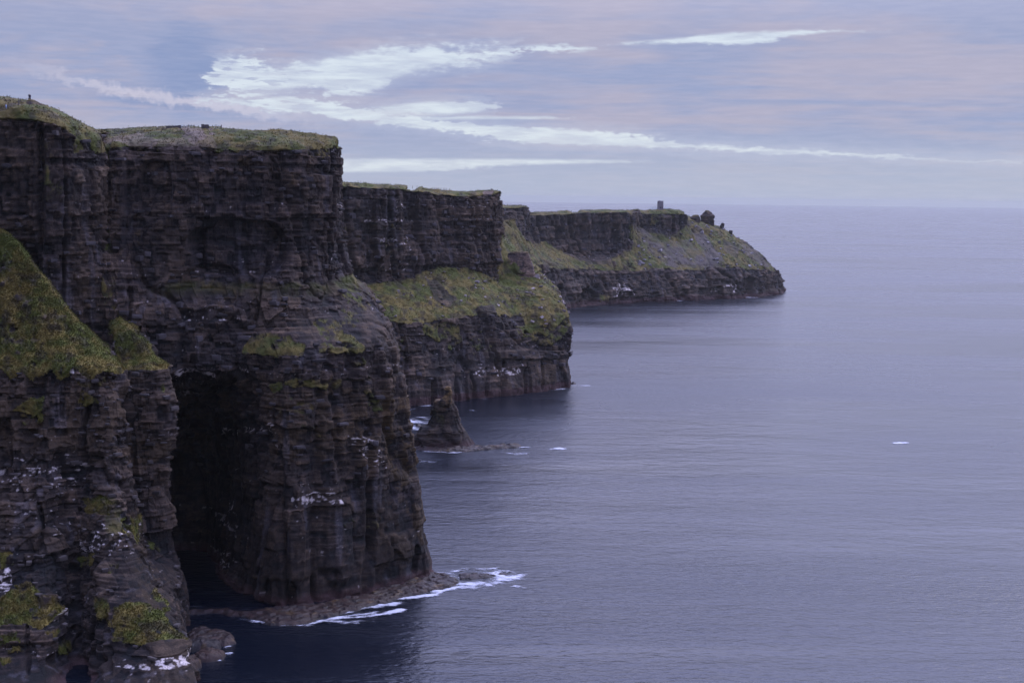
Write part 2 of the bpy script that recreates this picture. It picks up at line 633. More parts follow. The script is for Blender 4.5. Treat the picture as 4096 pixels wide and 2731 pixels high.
# ------------------------------------------------------------------ generic cliff
def make_cliff(name, net, res, coarse_u, coarse_v, s, mat, label, seed, flip,
               grass=(), bare=(), guano=(), ochre=(), brown=(), soil=(), scree=(), bulge=(), smooth_below=None,
               cap_nz=0.55, cap_noise=0.12, red_h=3.0, tuft=0, tuft_h=0.5, cap_low=40.0, cap_high=999.0, warp=14.0, gk=1.0, blocks=0):
    g = loft(net, res, res, coarse_u, coarse_v)
    nrm = grid_normals(g, flip)
    px, py = project(g)
    # broad carve / bulge (superellipse patches)
    for (bx, by, rx, ry, amp) in bulge:
        d = (np.abs((px - bx) / rx) ** 3 + np.abs((py - by) / ry) ** 3)
        d = d + 0.25 * fbm(g, 6 * s, seed + 60, 2)
        w = sstep(1.15, 0.7, d)
        h = nrm.copy(); h[..., 2] *= 0.15
        h /= np.maximum(np.linalg.norm(h, axis=2, keepdims=True), 1e-6)
        g = g + h * (amp * w)[..., None]
    wpx = px + warp * 2.0 * fbm(g, 5 * s, seed + 40, 4)
    wpy = py + warp * 1.8 * fbm(g, 5 * s, seed + 44, 4)
    fine = fbm(g, 1.6 * s, seed + 48, 3)
    nz = nrm[..., 2]
    z = g[..., 2]
    cap = sstep(cap_nz - 0.08, cap_nz + 0.08, nz + cap_noise * fbm(g, 4 * s, seed + 50, 3)) * sstep(cap_low, cap_low + 8, z)
    gm = cap
    patch = np.zeros(px.shape)
    for poly, w in grass:
        patch = np.maximum(patch, inpoly(wpx, wpy, poly) * w)
    pm = sstep(0.34, 0.62, patch * 0.72 + 0.55 * fine + 0.4 * fbm(g, 4.5 * s, seed + 53, 3))
    gm = np.maximum(gm, pm * (patch > 0))
    for poly, w in bare:
        gm = gm * (1 - w * inpoly(wpx, wpy, poly))
    lw = None
    if smooth_below is not None:
        lw = 0.30 + 0.70 * sstep(smooth_below - 8, smooth_below + 14, z + 8 * fbm(g, 20 * s, seed + 3, 2))
    # treads and risers: each bed stands upright and steps back at its top
    tw = sstep(0.6, 0.2, gm) * (0.12 + 0.75 * sstep(-0.25, 0.35, fbm(g, 16 * s, seed + 120, 3)))
    tread = np.zeros(px.shape)
    for (t0, t1, sd2, riser) in ((1.8, 4.2, 1, 0.62), (0.9, 1.7, 2, 0.6)):
        bt = beds(-30, 260, t0 * s, t1 * s, seed + sd2)
        dip = 1.3 * s * vn(g[..., 0] / (24 * s), g[..., 1] / (24 * s), px * 0, seed) + 0.35 * s * fbm(g, 5 * s, seed + 130, 2)
        zz = g[..., 2] + dip
        li = np.clip(np.searchsorted(bt, zz) - 1, 0, len(bt) - 2)
        lo_, th_ = bt[li], bt[li + 1] - bt[li]
        f_ = (zz - lo_) / th_
        zn = lo_ + th_ * np.clip(f_ / riser, 0, 1) - dip
        g = g.copy()
        g[..., 2] += (zn - g[..., 2]) * tw * 0.9 * (z > 1)
        tread = np.maximum(tread, sstep(riser - 0.1, riser + 0.1, f_) * tw)
    off, tone = rock(g, s, seed, lw)
    fl = fbm(g, 7 * s, seed + 20, 3, 1, 1, 0.16)
    h = nrm.copy()
    h[..., 2] *= 0.35
    h /= np.maximum(np.linalg.norm(h, axis=2, keepdims=True), 1e-6)
    rk = 1 - gm
    lump = 0.9 * s * fbm(g, 3.5 * s, seed + 70, 3) + 0.8 * s * fbm(g, 11 * s, seed + 74, 2)
    steep = 0.25 + 0.75 * sstep(0.85, 0.5, nz)
    g2 = g + h * (off * (rk * steep + 0.18 * gm))[..., None] + nrm * (lump * gm * 0.8)[..., None]
    # ---- rock, stain and grass colours
    v1 = fbm(g, 14 * s, seed + 80, 3, 1, 1, 0.5)
    v2 = fbm(g, 3 * s, seed + 84, 3, 1, 1, 0.3)
    bf = np.clip(0.42 + 0.5 * v1 + 0.35 * tone + 0.25 * v2, 0, 1)
    for poly, w in brown:
        bf = np.clip(bf + w * inpoly(wpx, wpy, poly), 0, 1)
    c = lerp(ROCK_D, ROCK_B, bf)
    c = c * (1 + 0.55 * tone + 0.3 * v2)[..., None].clip(0.35, 2.0)
    oc = sstep(0.30, 0.6, fbm(g, 5 * s, seed + 90, 3)) * 0.22
    for poly, w in ochre:
        oc = np.maximum(oc, inpoly(wpx, wpy, poly) * w * sstep(-0.35, 0.35, v2 + 0.6 * tone + 0.5 * fine))
    c = lerp(c, OCHRE, np.clip(oc, 0, 1))
    bd = beds(-30, 260, 1.8 * s, 4.2 * s, seed + 1)
    li = np.searchsorted(bd, z)
    gu_n = fbm(g, 1.1 * s, seed + 95, 3, 1, 1, 1.4) * 0.75 + 0.55 * (hsh(li, li * 0 + 3) - 0.5) + 0.16 * tread
    gu = np.zeros(px.shape)
    for poly, w in guano:
        gu = np.maximum(gu, inpoly(wpx, wpy, poly) * sstep(0.42 - 0.45 * w, 0.62 - 0.45 * w, gu_n))
    gu = np.maximum(gu, 0.5 * sstep(0.64, 0.72, gu_n))
    # treads coloured lighter than risers; upright pale streaks further down
    c = c * (0.30 + 0.26 * tread)[..., None]
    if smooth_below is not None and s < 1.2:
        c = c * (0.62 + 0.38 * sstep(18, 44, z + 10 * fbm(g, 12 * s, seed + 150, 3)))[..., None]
    lyr = hsh(li, li * 0 + 9)
    c = c * (0.72 + 0.5 * lyr)[..., None]
    stk = fbm(g, 2.6 * s, seed + 98, 2, 1, 1, 0.08)
    c = lerp(c, np.array([0.20, 0.19, 0.22]), 0.16 * sstep(0.34, 0.6, stk))
    c = lerp(c, GUANO, gu * 0.85)
    rb = sstep(red_h + 1.5, red_h - 1.0, z + 1.4 * fbm(g, 5 * s, seed + 99, 2))
    c = lerp(c, REDB, rb * 0.9)
    gv = fbm(g, 6 * s, seed + 101, 4)
    gv2 = fbm(g, 1.5 * s, seed + 105, 2)
    gf = sstep(-0.35, 0.35, gv + 0.3 * gv2)
    gc = lerp(G_GREEN, G_OLIVE, gf) * (1 + 0.25 * gv2)[..., None]
    clump = sstep(0.05, 0.35, fbm(g, 2.8 * s, seed + 110, 4))
    gc = lerp(gc, np.array([0.050, 0.038, 0.022]), clump * 0.7) * gk
    for poly, w in soil:
        gc = lerp(gc, SOIL * (1 + 0.3 * gv2)[..., None], w * inpoly(wpx, wpy, poly))
        c = lerp(c, SOIL * (1 + 0.3 * gv2)[..., None], w * inpoly(wpx, wpy, poly))
    scm = np.zeros(px.shape)
    for poly, w in scree:
        scm = np.maximum(scm, w * inpoly(wpx, wpy, poly))
    scv = 1 + 0.5 * hsh(np.floor(g[..., 0] / (0.9 * s)), np.floor(g[..., 1] / (0.9 * s)), np.floor(g[..., 2] / (0.9 * s)))
    gc = lerp(gc, SCREE * scv[..., None], scm * (0.35 + 0.65 * sstep(-0.25, 0.15, fbm(g, 7 * s, seed + 140, 4))))
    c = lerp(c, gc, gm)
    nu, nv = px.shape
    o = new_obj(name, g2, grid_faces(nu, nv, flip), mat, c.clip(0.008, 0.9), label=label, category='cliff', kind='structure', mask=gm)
    # ---- grass tufts standing on the grassy ground
    n2 = grid_normals(g2, flip)
    if tuft:
        w = (gm > 0.55) & (scm < 0.3)
        cell = np.linalg.norm(np.gradient(g2, axis=0), axis=2) * np.linalg.norm(np.gradient(g2, axis=1), axis=2)
        q, r = project(g2)
        vis = (q > -150) & (q < 4250) & (r < 2800)
        view = np.abs(((g2 - C0) / np.linalg.norm(g2 - C0, axis=2, keepdims=True) * n2).sum(axis=2))
        p = (w & vis) * cell * np.clip(view, 0.12, 1)
        p = p.ravel() / p.sum()
        idx = np.random.default_rng(seed).choice(len(p), size=tuft, p=p)
        base_ = g2.reshape(-1, 3)[idx] + np.random.default_rng(seed + 1).normal(0, 0.18 * s, (tuft, 3))
        bn = n2.reshape(-1, 3)[idx]
        make_tufts(name, base_, bn, c.reshape(-1, 3)[idx], tuft_h * (0.6 + 0.9 * np.random.default_rng(seed + 2).random(tuft)), o, seed)
    return o, g2, n2, gm, c


def make_tufts(name, P, N, colr, H, parent, seed, word='grass', nb=2):
    r = np.random.default_rng(seed + 5)
    n = len(P)
    V, C_ = [], []
    for b in range(nb):
        th = r.uniform(0, 2 * np.pi, n)
        side = np.stack([np.cos(th), np.sin(th), np.zeros(n)], axis=1)
        up = N * 0.9 + np.array([0, 0, 0.45]) + r.normal(0, 0.35, (n, 3))
        up /= np.linalg.norm(up, axis=1, keepdims=True)
        w = (H * 0.45)[:, None]
        a = P - side * w - N * 0.1
        c = P + side * w - N * 0.1
        t = P + up * H[:, None]
        V.append(np.stack([a, c, t], axis=1))
        k = (0.88 + 0.3 * r.random(n))[:, None]
        cc = colr * k
        C_.append(np.stack([cc * 0.9, cc * 0.9, cc * 1.1], axis=1))
    V = np.concatenate(V).reshape(-1, 3)
    C_ = np.concatenate(C_).reshape(-1, 3)
    f = np.arange(len(V)).reshape(-1, 3)
    new_obj(word, V, f, M_GRASS, C_, parent=parent, kind='stuff')


def net_of(stations):
    out_ = []
    for stn in stations:
        row = []
        for p in stn:
            if len(p) == 4:
                row.append(atz(p[0], p[2], p[3]))
            else:
                row.append(at(*p))
        out_.append(row)
    return np.array(out_, dtype=float)


def Z(px, depth, z):
    return (px, None, depth, z)


# ================================================================== near headland
def far_of(p, dy=300, px=None):
    return p


S1 = [
    # under, foot, low, mid, ceiling, ledge, bench in, w, w, edge, skyline, back, far
    [Z(-800, 450, -4), Z(-800, 450, 0), (-780, 2200, 450), (-760, 1900, 450), (-760, 1600, 448), (-750, 1440, 446), (-740, 1300, 444), (-740, 1080, 442), (-740, 850, 440), (-740, 520, 442), (-740, 400, 456), (-740, 395, 520), (-740, 420, 900)],
    [Z(-100, 450, -4), Z(-100, 450, 0), (-100, 2200, 450), (-100, 1900, 450), (-100, 1600, 449), (-100, 1440, 447), (-100, 1300, 445), (-100, 1080, 443), (-100, 850, 441), (-60, 500, 441), (-50, 393, 455), (-50, 398, 520), (-50, 430, 900)],
    [Z(150, 452, -4), Z(150, 452, 0), (150, 2200, 452), (150, 1900, 452), (150, 1600, 450), (150, 1440, 448), (150, 1300, 446), (150, 1080, 443), (145, 850, 440), (130, 500, 440), (120, 403, 452), (120, 425, 520), (120, 470, 900)],
    [Z(330, 454, -4), Z(330, 454, 0), (330, 2200, 454), (330, 1900, 454), (330, 1600, 452), (330, 1440, 450), (310, 1300, 449), (300, 1080, 448), (290, 850, 447), (289, 560, 446), (284, 476, 452), (265, 476, 520), (200, 500, 900)],
    [Z(420, 458, -4), Z(420, 458, 0), (420, 2200, 458), (420, 1900, 458), (420, 1600, 456), (420, 1440, 454), (400, 1300, 453), (380, 1080, 453), (345, 850, 452), (330, 570, 452), (325, 494, 459), (310, 498, 520), (240, 520, 900)],
    [Z(500, 466, -4), Z(500, 466, 0), (500, 2200, 466), (500, 1900, 466), (490, 1600, 460), (480, 1440, 455), (450, 1300, 454), (410, 1080, 455), (398, 850, 458), (394, 600, 458), (393, 532, 464), (380, 532, 520), (300, 530, 900)],
    [Z(560, 480, -4), Z(560, 480, 0), (560, 2200, 480), (560, 1900, 478), (560, 1600, 466), (550, 1450, 455), (510, 1300, 455), (455, 1080, 459), (425, 850, 467), (420, 600, 472), (430, 525, 500), (400, 526, 560), (330, 530, 900)],
    [Z(650, 488, -4), Z(650, 488, 0), (650, 2250, 506), (650, 1950, 512), (645, 1600, 472), (640, 1470, 453), (610, 1300, 456), (570, 1080, 462), (560, 850, 466), (560, 590, 470), (560, 517, 492), (540, 522, 560), (500, 530, 900)],
    [Z(790, 488, -4), Z(790, 488, 0), (790, 2250, 506), (790, 1950, 514), (790, 1594, 492), (785, 1480, 454), (770, 1290, 458), (750, 1080, 468), (745, 850, 468), (740, 595, 469), (740, 509, 488), (720, 520, 560), (680, 540, 900)],
    [Z(925, 462, -4), Z(925, 462, 0), (945, 2250, 466), (970, 1930, 472), (990, 1600, 462), (985, 1445, 454), (960, 1280, 461), (935, 1080, 470), (930, 850, 472), (930, 610, 473), (930, 516, 492), (910, 530, 560), (880, 550, 900)],
    [Z(1146, 441, -4), Z(1146, 441, 0), (1150, 2200, 443), (1155, 1900, 446), (1155, 1600, 449), (1160, 1425, 452), (1145, 1270, 463), (1130, 1080, 472), (1130, 850, 475), (1130, 612, 477), (1130, 527, 494), (1100, 545, 560), (1060, 570, 900)],
    [Z(1459, 455, -4), Z(1459, 455, 0), (1450, 2200, 457), (1440, 1900, 459), (1430, 1640, 461), (1420, 1420, 463), (1350, 1240, 478), (1300, 1080, 486), (1292, 850, 487), (1290, 615, 488), (1290, 543, 500), (1250, 560, 560), (1150, 590, 900)],
    [Z(1640, 470, -4), Z(1640, 470, 0), (1625, 2200, 471), (1590, 1900, 472), (1570, 1660, 472), (1545, 1410, 473), (1440, 1220, 489), (1355, 1080, 494), (1347, 850, 495), (1348, 620, 495), (1345, 550, 503), (1290, 566, 560), (1180, 600, 900)],
    [Z(1727, 479, -4), Z(1727, 479, 0), (1700, 2150, 480), (1657, 1890, 481), (1632, 1700, 482), (1588, 1405, 483), (1490, 1210, 497), (1388, 1075, 501), (1357, 850, 502), (1353, 630, 502), (1345, 562, 508), (1300, 572, 560), (1190, 610, 900)],
    [Z(1700, 510, -4), Z(1700, 510, 0), (1675, 2150, 511), (1640, 1890, 511), (1600, 1650, 511), (1560, 1340, 511), (1470, 1160, 516), (1380, 1060, 519), (1335, 850, 521), (1325, 640, 521), (1320, 575, 526), (1290, 580, 560), (1190, 615, 900)],
    [Z(1500, 620, -4), Z(1500, 620, 0), (1480, 1900, 620), (1450, 1700, 620), (1400, 1500, 620), (1380, 1280, 620), (1330, 1130, 620), (1290, 1060, 620), (1280, 850, 620), (1280, 680, 620), (1270, 600, 625), (1250, 600, 640), (1150, 620, 900)],
]
gr1 = [
    ([(1280, 535), (1385, 545), (1385, 592), (1280, 600)], 1.0),
    ([(990, 1352), (1050, 1330), (1130, 1345), (1210, 1375), (1200, 1424), (985, 1428)], 1.0),
    ([(1250, 1290), (1330, 1270), (1400, 1345), (1470, 1390), (1455, 1414), (1330, 1418), (1270, 1412), (1300, 1350)], 0.85),
    ([(1350, 1130), (1400, 1100), (1500, 1180), (1480, 1250), (1400, 1330), (1340, 1290), (1370, 1220)], 0.42),
    ([(1060, 1532), (1200, 1518), (1370, 1520), (1350, 1556), (1200, 1552), (1080, 1566)], 0.8),
    ([(1420, 1440), (1470, 1440), (1490, 1540), (1530, 1640), (1500, 1650), (1440, 1540)], 0.5),
    ([(1200, 1700), (1330, 1690), (1340, 1740), (1220, 1760)], 0.35),
    ([(1080, 1600), (1330, 1600), (1330, 1650), (1100, 1660)], 0.4),
    ([(400, 1120), (450, 1100), (480, 1240), (520, 1330), (560, 1400), (470, 1420), (420, 1250)], 0.6),
    ([(425, 900), (450, 900), (450, 1040), (430, 1040)], 0.5),
    ([(150, 560), (230, 560), (250, 760), (180, 800)], 0.4),
    ([(290, 520), (395, 560), (395, 620), (350, 600), (300, 620)], 0.75),
    ([(400, 560), (640, 570), (900, 585), (1100, 590), (1360, 600), (1330, 640), (1200, 625), (1000, 620), (700, 620), (560, 640), (420, 640)], 0.3), ([(270, 465), (400, 495), (425, 620), (270, 540)], 1.0),
    ([(1450, 2060), (1520, 2050), (1540, 2110), (1480, 2120)], 0.4),
    ([(1290, 2070), (1400, 2080), (1420, 2130), (1300, 2120)], 0.3),
]
br1 = [([(300, 700), (480, 640), (500, 900), (470, 1100), (430, 1320), (300, 1250), (270, 900)], 0.45),
       ([(990, 1130), (1180, 1140), (1300, 1330), (1000, 1340)], 0.55),
       ([(1440, 1200), (1600, 1380), (1590, 1560), (1500, 1560), (1440, 1420)], 0.5),
       ([(1060, 1560), (1640, 1560), (1660, 1760), (1100, 1800)], 0.3),
       ([(560, 600), (830, 560), (830, 620), (600, 680)], 0.5)]
oc1 = [([(1540, 1590), (1640, 1590), (1670, 1900), (1600, 1980), (1540, 1800)], 0.9),
       ([(1380, 1660), (1560, 1640), (1560, 1760), (1400, 1740)], 0.6),
       ([(1060, 1560), (1640, 1560), (1660, 1900), (1080, 1850)], 0.42), ([(1450, 2000), (1640, 2000), (1700, 2250), (1560, 2250)], 0.3),
       ([(1640, 1990), (1700, 2050), (1700, 2200), (1640, 2120)], 0.7),
       ([(870, 1180), (940, 1160), (940, 1230), (870, 1230)], 0.9),
       ([(540, 930), (560, 930), (560, 1010), (540, 1010)], 0.8),
       ([(940, 640), (980, 640), (980, 680), (940, 680)], 0.7), ([(1160, 700), (1200, 700), (1200, 740), (1160, 740)], 0.7)]
gu1 = [([(1415, 1750), (1500, 1750), (1545, 1880), (1490, 1885), (1430, 1800)], 0.75),
       ([(1170, 1990), (1370, 1965), (1360, 2000), (1180, 2030)], 0.95),
       ([(690, 1480), (850, 1500), (880, 1560), (700, 1590)], 0.45),
       ([(880, 1716), (1110, 1712), (1110, 1742), (880, 1742)], 0.85),
       ([(1040, 1800), (1110, 1740), (1110, 1830)], 0.5),
       ([(840, 2080), (920, 2000), (960, 2250), (850, 2300)], 0.35),
       ([(1340, 1180), (1350, 900), (1368, 560), (1340, 560)], 0.15),
       ([(700, 1250), (1000, 1280), (950, 1400), (700, 1400)], 0.1)]
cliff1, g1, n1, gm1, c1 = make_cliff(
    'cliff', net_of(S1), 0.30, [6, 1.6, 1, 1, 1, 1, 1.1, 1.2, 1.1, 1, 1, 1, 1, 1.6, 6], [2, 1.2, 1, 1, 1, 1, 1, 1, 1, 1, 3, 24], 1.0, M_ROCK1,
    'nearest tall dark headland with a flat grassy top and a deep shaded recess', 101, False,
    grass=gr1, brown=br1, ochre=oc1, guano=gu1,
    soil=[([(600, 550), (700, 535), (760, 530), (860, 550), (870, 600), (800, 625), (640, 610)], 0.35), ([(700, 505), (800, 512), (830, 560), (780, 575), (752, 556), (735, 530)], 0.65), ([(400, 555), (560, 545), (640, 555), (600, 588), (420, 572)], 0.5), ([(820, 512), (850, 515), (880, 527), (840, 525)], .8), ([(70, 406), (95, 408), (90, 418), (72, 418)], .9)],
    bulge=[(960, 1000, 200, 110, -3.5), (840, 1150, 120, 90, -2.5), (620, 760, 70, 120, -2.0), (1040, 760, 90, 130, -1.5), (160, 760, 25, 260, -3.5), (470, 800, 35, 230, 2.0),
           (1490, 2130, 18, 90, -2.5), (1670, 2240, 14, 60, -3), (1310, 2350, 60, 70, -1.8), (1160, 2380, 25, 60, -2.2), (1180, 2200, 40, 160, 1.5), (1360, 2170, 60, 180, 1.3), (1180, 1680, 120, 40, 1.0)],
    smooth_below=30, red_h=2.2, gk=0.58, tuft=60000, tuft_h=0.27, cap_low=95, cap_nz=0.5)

# ================================================================== foreground spur
S2 = [
    [Z(-500, 352, -4), Z(-500, 352, 0), (-500, 2700, 362), (-500, 2480, 374), (-500, 2200, 388), (-500, 1900, 398), (-500, 1700, 404), (-500, 1500, 407), (-500, 1300, 416), (-500, 1080, 426), (-500, 870, 438), (-500, 840, 446)],
    [Z(0, 356, -4), Z(0, 356, 0), (0, 2700, 366), (0, 2480, 378), (0, 2200, 393), (0, 1900, 404), (0, 1700, 410), (0, 1495, 413), (0, 1300, 421), (0, 1090, 430), (0, 915, 438), (-10, 900, 448)],
    [Z(180, 357, -4), Z(180, 357, 0), (180, 2700, 367), (180, 2480, 379), (180, 2200, 394), (180, 1900, 405), (180, 1700, 411), (180, 1490, 415), (180, 1370, 421), (178, 1230, 428), (172, 1105, 436), (150, 1080, 448)],
    [Z(320, 368, -4), Z(320, 368, 0), (325, 2700, 379), (325, 2480, 392), (320, 2200, 405), (315, 1900, 413), (315, 1700, 415), (320, 1487, 417), (312, 1415, 422), (306, 1340, 428), (298, 1262, 436), (270, 1230, 449)],
    [Z(440, 352, -4), Z(440, 352, 0), (440, 2700, 363), (430, 2480, 377), (430, 2200, 396), (420, 1900, 409), (420, 1700, 415), (425, 1487, 419), (415, 1450, 424), (408, 1410, 429), (398, 1360, 435), (370, 1320, 449)],
    [Z(640, 355, -4), Z(640, 355, 0), (640, 2700, 361), (590, 2500, 374), (500, 2200, 397), (470, 1900, 411), (465, 1700, 417), (467, 1483, 421), (462, 1462, 425), (455, 1440, 430), (440, 1402, 436), (400, 1350, 449)],
    [Z(800, 362, -4), Z(800, 362, 0), (790, 2690, 367), (705, 2485, 380), (556, 2200, 402), (515, 1900, 414), (503, 1700, 420), (486, 1482, 424), (480, 1470, 427), (474, 1455, 431), (462, 1430, 437), (420, 1370, 450)],
    [Z(740, 396, -4), Z(740, 396, 0), Z(728, 397, 4), Z(668, 404, 15), (560, 2200, 416), (530, 1900, 422), (515, 1700, 426), (500, 1484, 430), (490, 1450, 436), (478, 1400, 440), (450, 1340, 445), (430, 1300, 452)],
    [Z(752, 421, -4), Z(752, 421, 0), Z(748, 421, 4), Z(725, 422, 15), (640, 2200, 424), (610, 1900, 425), (600, 1700, 426), (600, 1482, 428), (585, 1440, 435), (555, 1375, 440), (510, 1300, 446), (480, 1270, 453)],
    [Z(765, 426, -4), Z(765, 426, 0), (762, 2480, 427), (742, 2350, 427), (692, 2200, 428), (664, 1900, 429), (695, 1700, 430), (668, 1475, 432), (640, 1440, 440), (600, 1375, 445), (545, 1300, 450), (520, 1280, 456)],
    [Z(660, 475, -4), Z(660, 475, 0), (650, 2450, 475), (640, 2300, 475), (600, 2150, 475), (590, 1900, 475), (600, 1700, 475), (600, 1500, 470), (590, 1460, 468), (570, 1400, 466), (540, 1330, 464), (520, 1300, 466)],
]
gr2 = [
    ([(-900, 800), (0, 895), (100, 980), (160, 1075), (300, 1245), (390, 1330), (500, 1478), (455, 1500), (410, 1478), (360, 1515), (300, 1470), (250, 1512), (200, 1476), (140, 1530), (95, 1482), (50, 1515), (0, 1480), (-900, 1480)], 1.0),
    ([(430, 1280), (520, 1310), (570, 1370), (645, 1450), (610, 1455), (560, 1440), (470, 1440)], 0.9),
    ([(50, 1640), (110, 1600), (175, 1590), (170, 1640), (90, 1652)], 0.9), ([(315, 1625), (330, 1560), (400, 1620)], 0.9),
    ([(80, 1660), (160, 1650), (150, 1700), (90, 1700)], 0.45), ([(300, 1500), (420, 1500), (420, 1560), (310, 1540)], 0.45),
    ([(0, 2400), (50, 2350), (110, 2335), (150, 2370), (200, 2395), (260, 2430), (220, 2475), (160, 2520), (90, 2500), (0, 2510)], 1.0),
    ([(450, 2440), (500, 2400), (560, 2405), (640, 2450), (740, 2550), (660, 2565), (580, 2580), (440, 2565)], 1.0),
    ([(330, 2000), (400, 1975), (450, 2010), (440, 2060), (340, 2050)], 0.95), ([(0, 2220), (60, 2210), (60, 2270), (0, 2290)], 0.8),
    ([(0, 2545), (75, 2540), (80, 2575), (0, 2585)], 0.9), ([(0, 2600), (90, 2590), (100, 2625), (0, 2660)], 0.7), ([(180, 2530), (235, 2520), (230, 2550), (180, 2545)], 0.9),
    ([(230, 2580), (310, 2570), (310, 2610), (235, 2610)], 0.8), ([(490, 2080), (560, 2060), (560, 2170), (510, 2180)], 0.55), ([(320, 2220), (380, 2210), (370, 2260), (325, 2260)], 0.8),
    ([(430, 2240), (480, 2250), (490, 2330), (440, 2310)], 0.5), ([(600, 2360), (640, 2360), (680, 2440), (650, 2450)], 0.7), ([(590, 2160), (650, 2200), (640, 2215), (590, 2190)], 0.8),
    ([(380, 2400), (420, 2380), (450, 2540), (400, 2510)], 0.6), ([(400, 1560), (440, 1540), (450, 1580), (410, 1590)], 0.4),
    ([(640, 1530), (650, 1530), (660, 1580), (645, 1580)], 0.6),
]
gu2 = [([(0, 1830), (330, 1800), (345, 1850), (300, 1990), (280, 2100), (60, 2150), (0, 2100)], 0.5),
       ([(325, 2110), (550, 2090), (545, 2190), (330, 2210)], 0.5), ([(380, 2680), (800, 2640), (800, 2760), (380, 2760)], 0.42),
       ([(600, 2560), (800, 2560), (800, 2660), (600, 2660)], 0.35), ([(230, 2430), (300, 2430), (290, 2470), (230, 2470)], .5),
       ([(0, 2260), (45, 2290), (30, 2380), (0, 2360)], 0.8), ([(70, 2120), (270, 2080), (260, 2140), (70, 2150)], .55), ([(340, 1490), (480, 1490), (480, 1530), (340, 1520)], .35), ([(280, 1480), (300, 1480), (300, 1515), (275, 1515)], .8)]
oc2 = [([(0, 1580), (300, 1560), (500, 1600), (480, 1800), (0, 1800)], 0.35), ([(500, 1760), (690, 1740), (690, 1830), (600, 1860), (500, 1850)], 0.45), ([(500, 2030), (560, 2030), (580, 2150), (620, 2330), (680, 2470), (600, 2440), (520, 2200)], 0.5)]
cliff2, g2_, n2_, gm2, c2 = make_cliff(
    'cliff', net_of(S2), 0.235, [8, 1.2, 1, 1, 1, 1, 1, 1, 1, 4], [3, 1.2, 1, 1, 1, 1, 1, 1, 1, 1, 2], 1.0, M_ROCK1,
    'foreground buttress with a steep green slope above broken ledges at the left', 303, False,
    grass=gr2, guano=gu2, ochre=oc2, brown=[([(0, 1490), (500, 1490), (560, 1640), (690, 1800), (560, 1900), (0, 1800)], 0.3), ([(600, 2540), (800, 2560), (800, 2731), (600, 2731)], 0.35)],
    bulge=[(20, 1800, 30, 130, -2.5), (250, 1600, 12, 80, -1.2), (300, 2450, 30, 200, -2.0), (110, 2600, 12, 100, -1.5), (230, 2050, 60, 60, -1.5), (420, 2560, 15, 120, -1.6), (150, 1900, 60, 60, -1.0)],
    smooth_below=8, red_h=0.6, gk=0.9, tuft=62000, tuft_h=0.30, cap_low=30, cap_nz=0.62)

# ================================================================== middle headland
S3 = [
    [Z(1150, 800, -4), Z(1150, 800, 0), (1130, 1450, 830), (1120, 1290, 840), (1110, 1190, 860), (1100, 1110, 875), (1100, 920, 880), (1100, 740, 880), (1100, 725, 900), (1100, 730, 1000), (1100, 745, 1600)],
    [Z(1420, 850, -4), Z(1420, 850, 0), (1400, 1450, 862), (1390, 1290, 870), (1385, 1200, 885), (1380, 1115, 905), (1375, 920, 910), (1375, 745, 912), (1375, 728, 930), (1370, 734, 1020), (1350, 750, 1600)],
    [Z(1600, 876, -4), Z(1600, 876, 0), (1540, 1450, 884), (1500, 1275, 892), (1490, 1200, 905), (1480, 1125, 922), (1475, 920, 926), (1470, 752, 928), (1470, 736, 945), (1460, 742, 1020), (1420, 755, 1600)],
    [Z(1726, 887, -4), Z(1726, 887, 0), (1690, 1450, 894), (1650, 1290, 902), (1625, 1200, 918), (1605, 1112, 936), (1600, 920, 940), (1600, 757, 942), (1600, 742, 958), (1580, 748, 1030), (1500, 760, 1600)],
    [Z(1890, 911, -4), Z(1890, 911, 0), (1860, 1430, 918), (1820, 1268, 926), (1785, 1170, 942), (1755, 1078, 958), (1740, 920, 962), (1733, 775, 964), (1732, 757, 980), (1710, 762, 1040), (1620, 770, 1600)],
    [Z(2040, 932, -4), Z(2040, 932, 0), (2015, 1430, 938), (1985, 1262, 946), (1930, 1170, 960), (1885, 1078, 976), (1873, 920, 980), (1870, 787, 982), (1870, 768, 996), (1840, 775, 1050), (1740, 780, 1600)],
    [Z(2170, 953, -4), Z(2170, 953, 0), (2150, 1440, 958), (2105, 1322, 964), (2040, 1210, 976), (1970, 1108, 990), (1955, 930, 994), (1948, 792, 996), (1946, 763, 1004), (1910, 775, 1060), (1780, 785, 1600)],
    [Z(2235, 966, -4), Z(2235, 966, 0), (2228, 1440, 969), (2210, 1330, 972), (2130, 1190, 985), (2000, 1120, 998), (2000, 930, 1002), (2000, 800, 1003), (1998, 764, 1008), (1950, 778, 1060), (1800, 788, 1600)],
    [Z(2284, 988, -4), Z(2284, 988, 0), (2272, 1440, 990), (2290, 1330, 990), (2232, 1165, 1004), (2080, 1060, 1020), (2010, 950, 1018), (2012, 805, 1016), (2006, 772, 1018), (1960, 784, 1060), (1810, 792, 1600)],
    [Z(2262, 1030, -4), Z(2262, 1030, 0), (2255, 1440, 1030), (2275, 1300, 1030), (2190, 1130, 1035), (2070, 1005, 1045), (2012, 932, 1050), (1985, 830, 1045), (1980, 790, 1045), (1950, 788, 1065), (1820, 794, 1600)],
    [Z(2120, 1160, -4), Z(2120, 1160, 0), (2110, 1350, 1160), (2100, 1250, 1160), (2080, 1120, 1160), (2010, 1005, 1160), (1970, 930, 1160), (1950, 860, 1160), (1940, 800, 1160), (1920, 795, 1170), (1840, 796, 1600)],
]
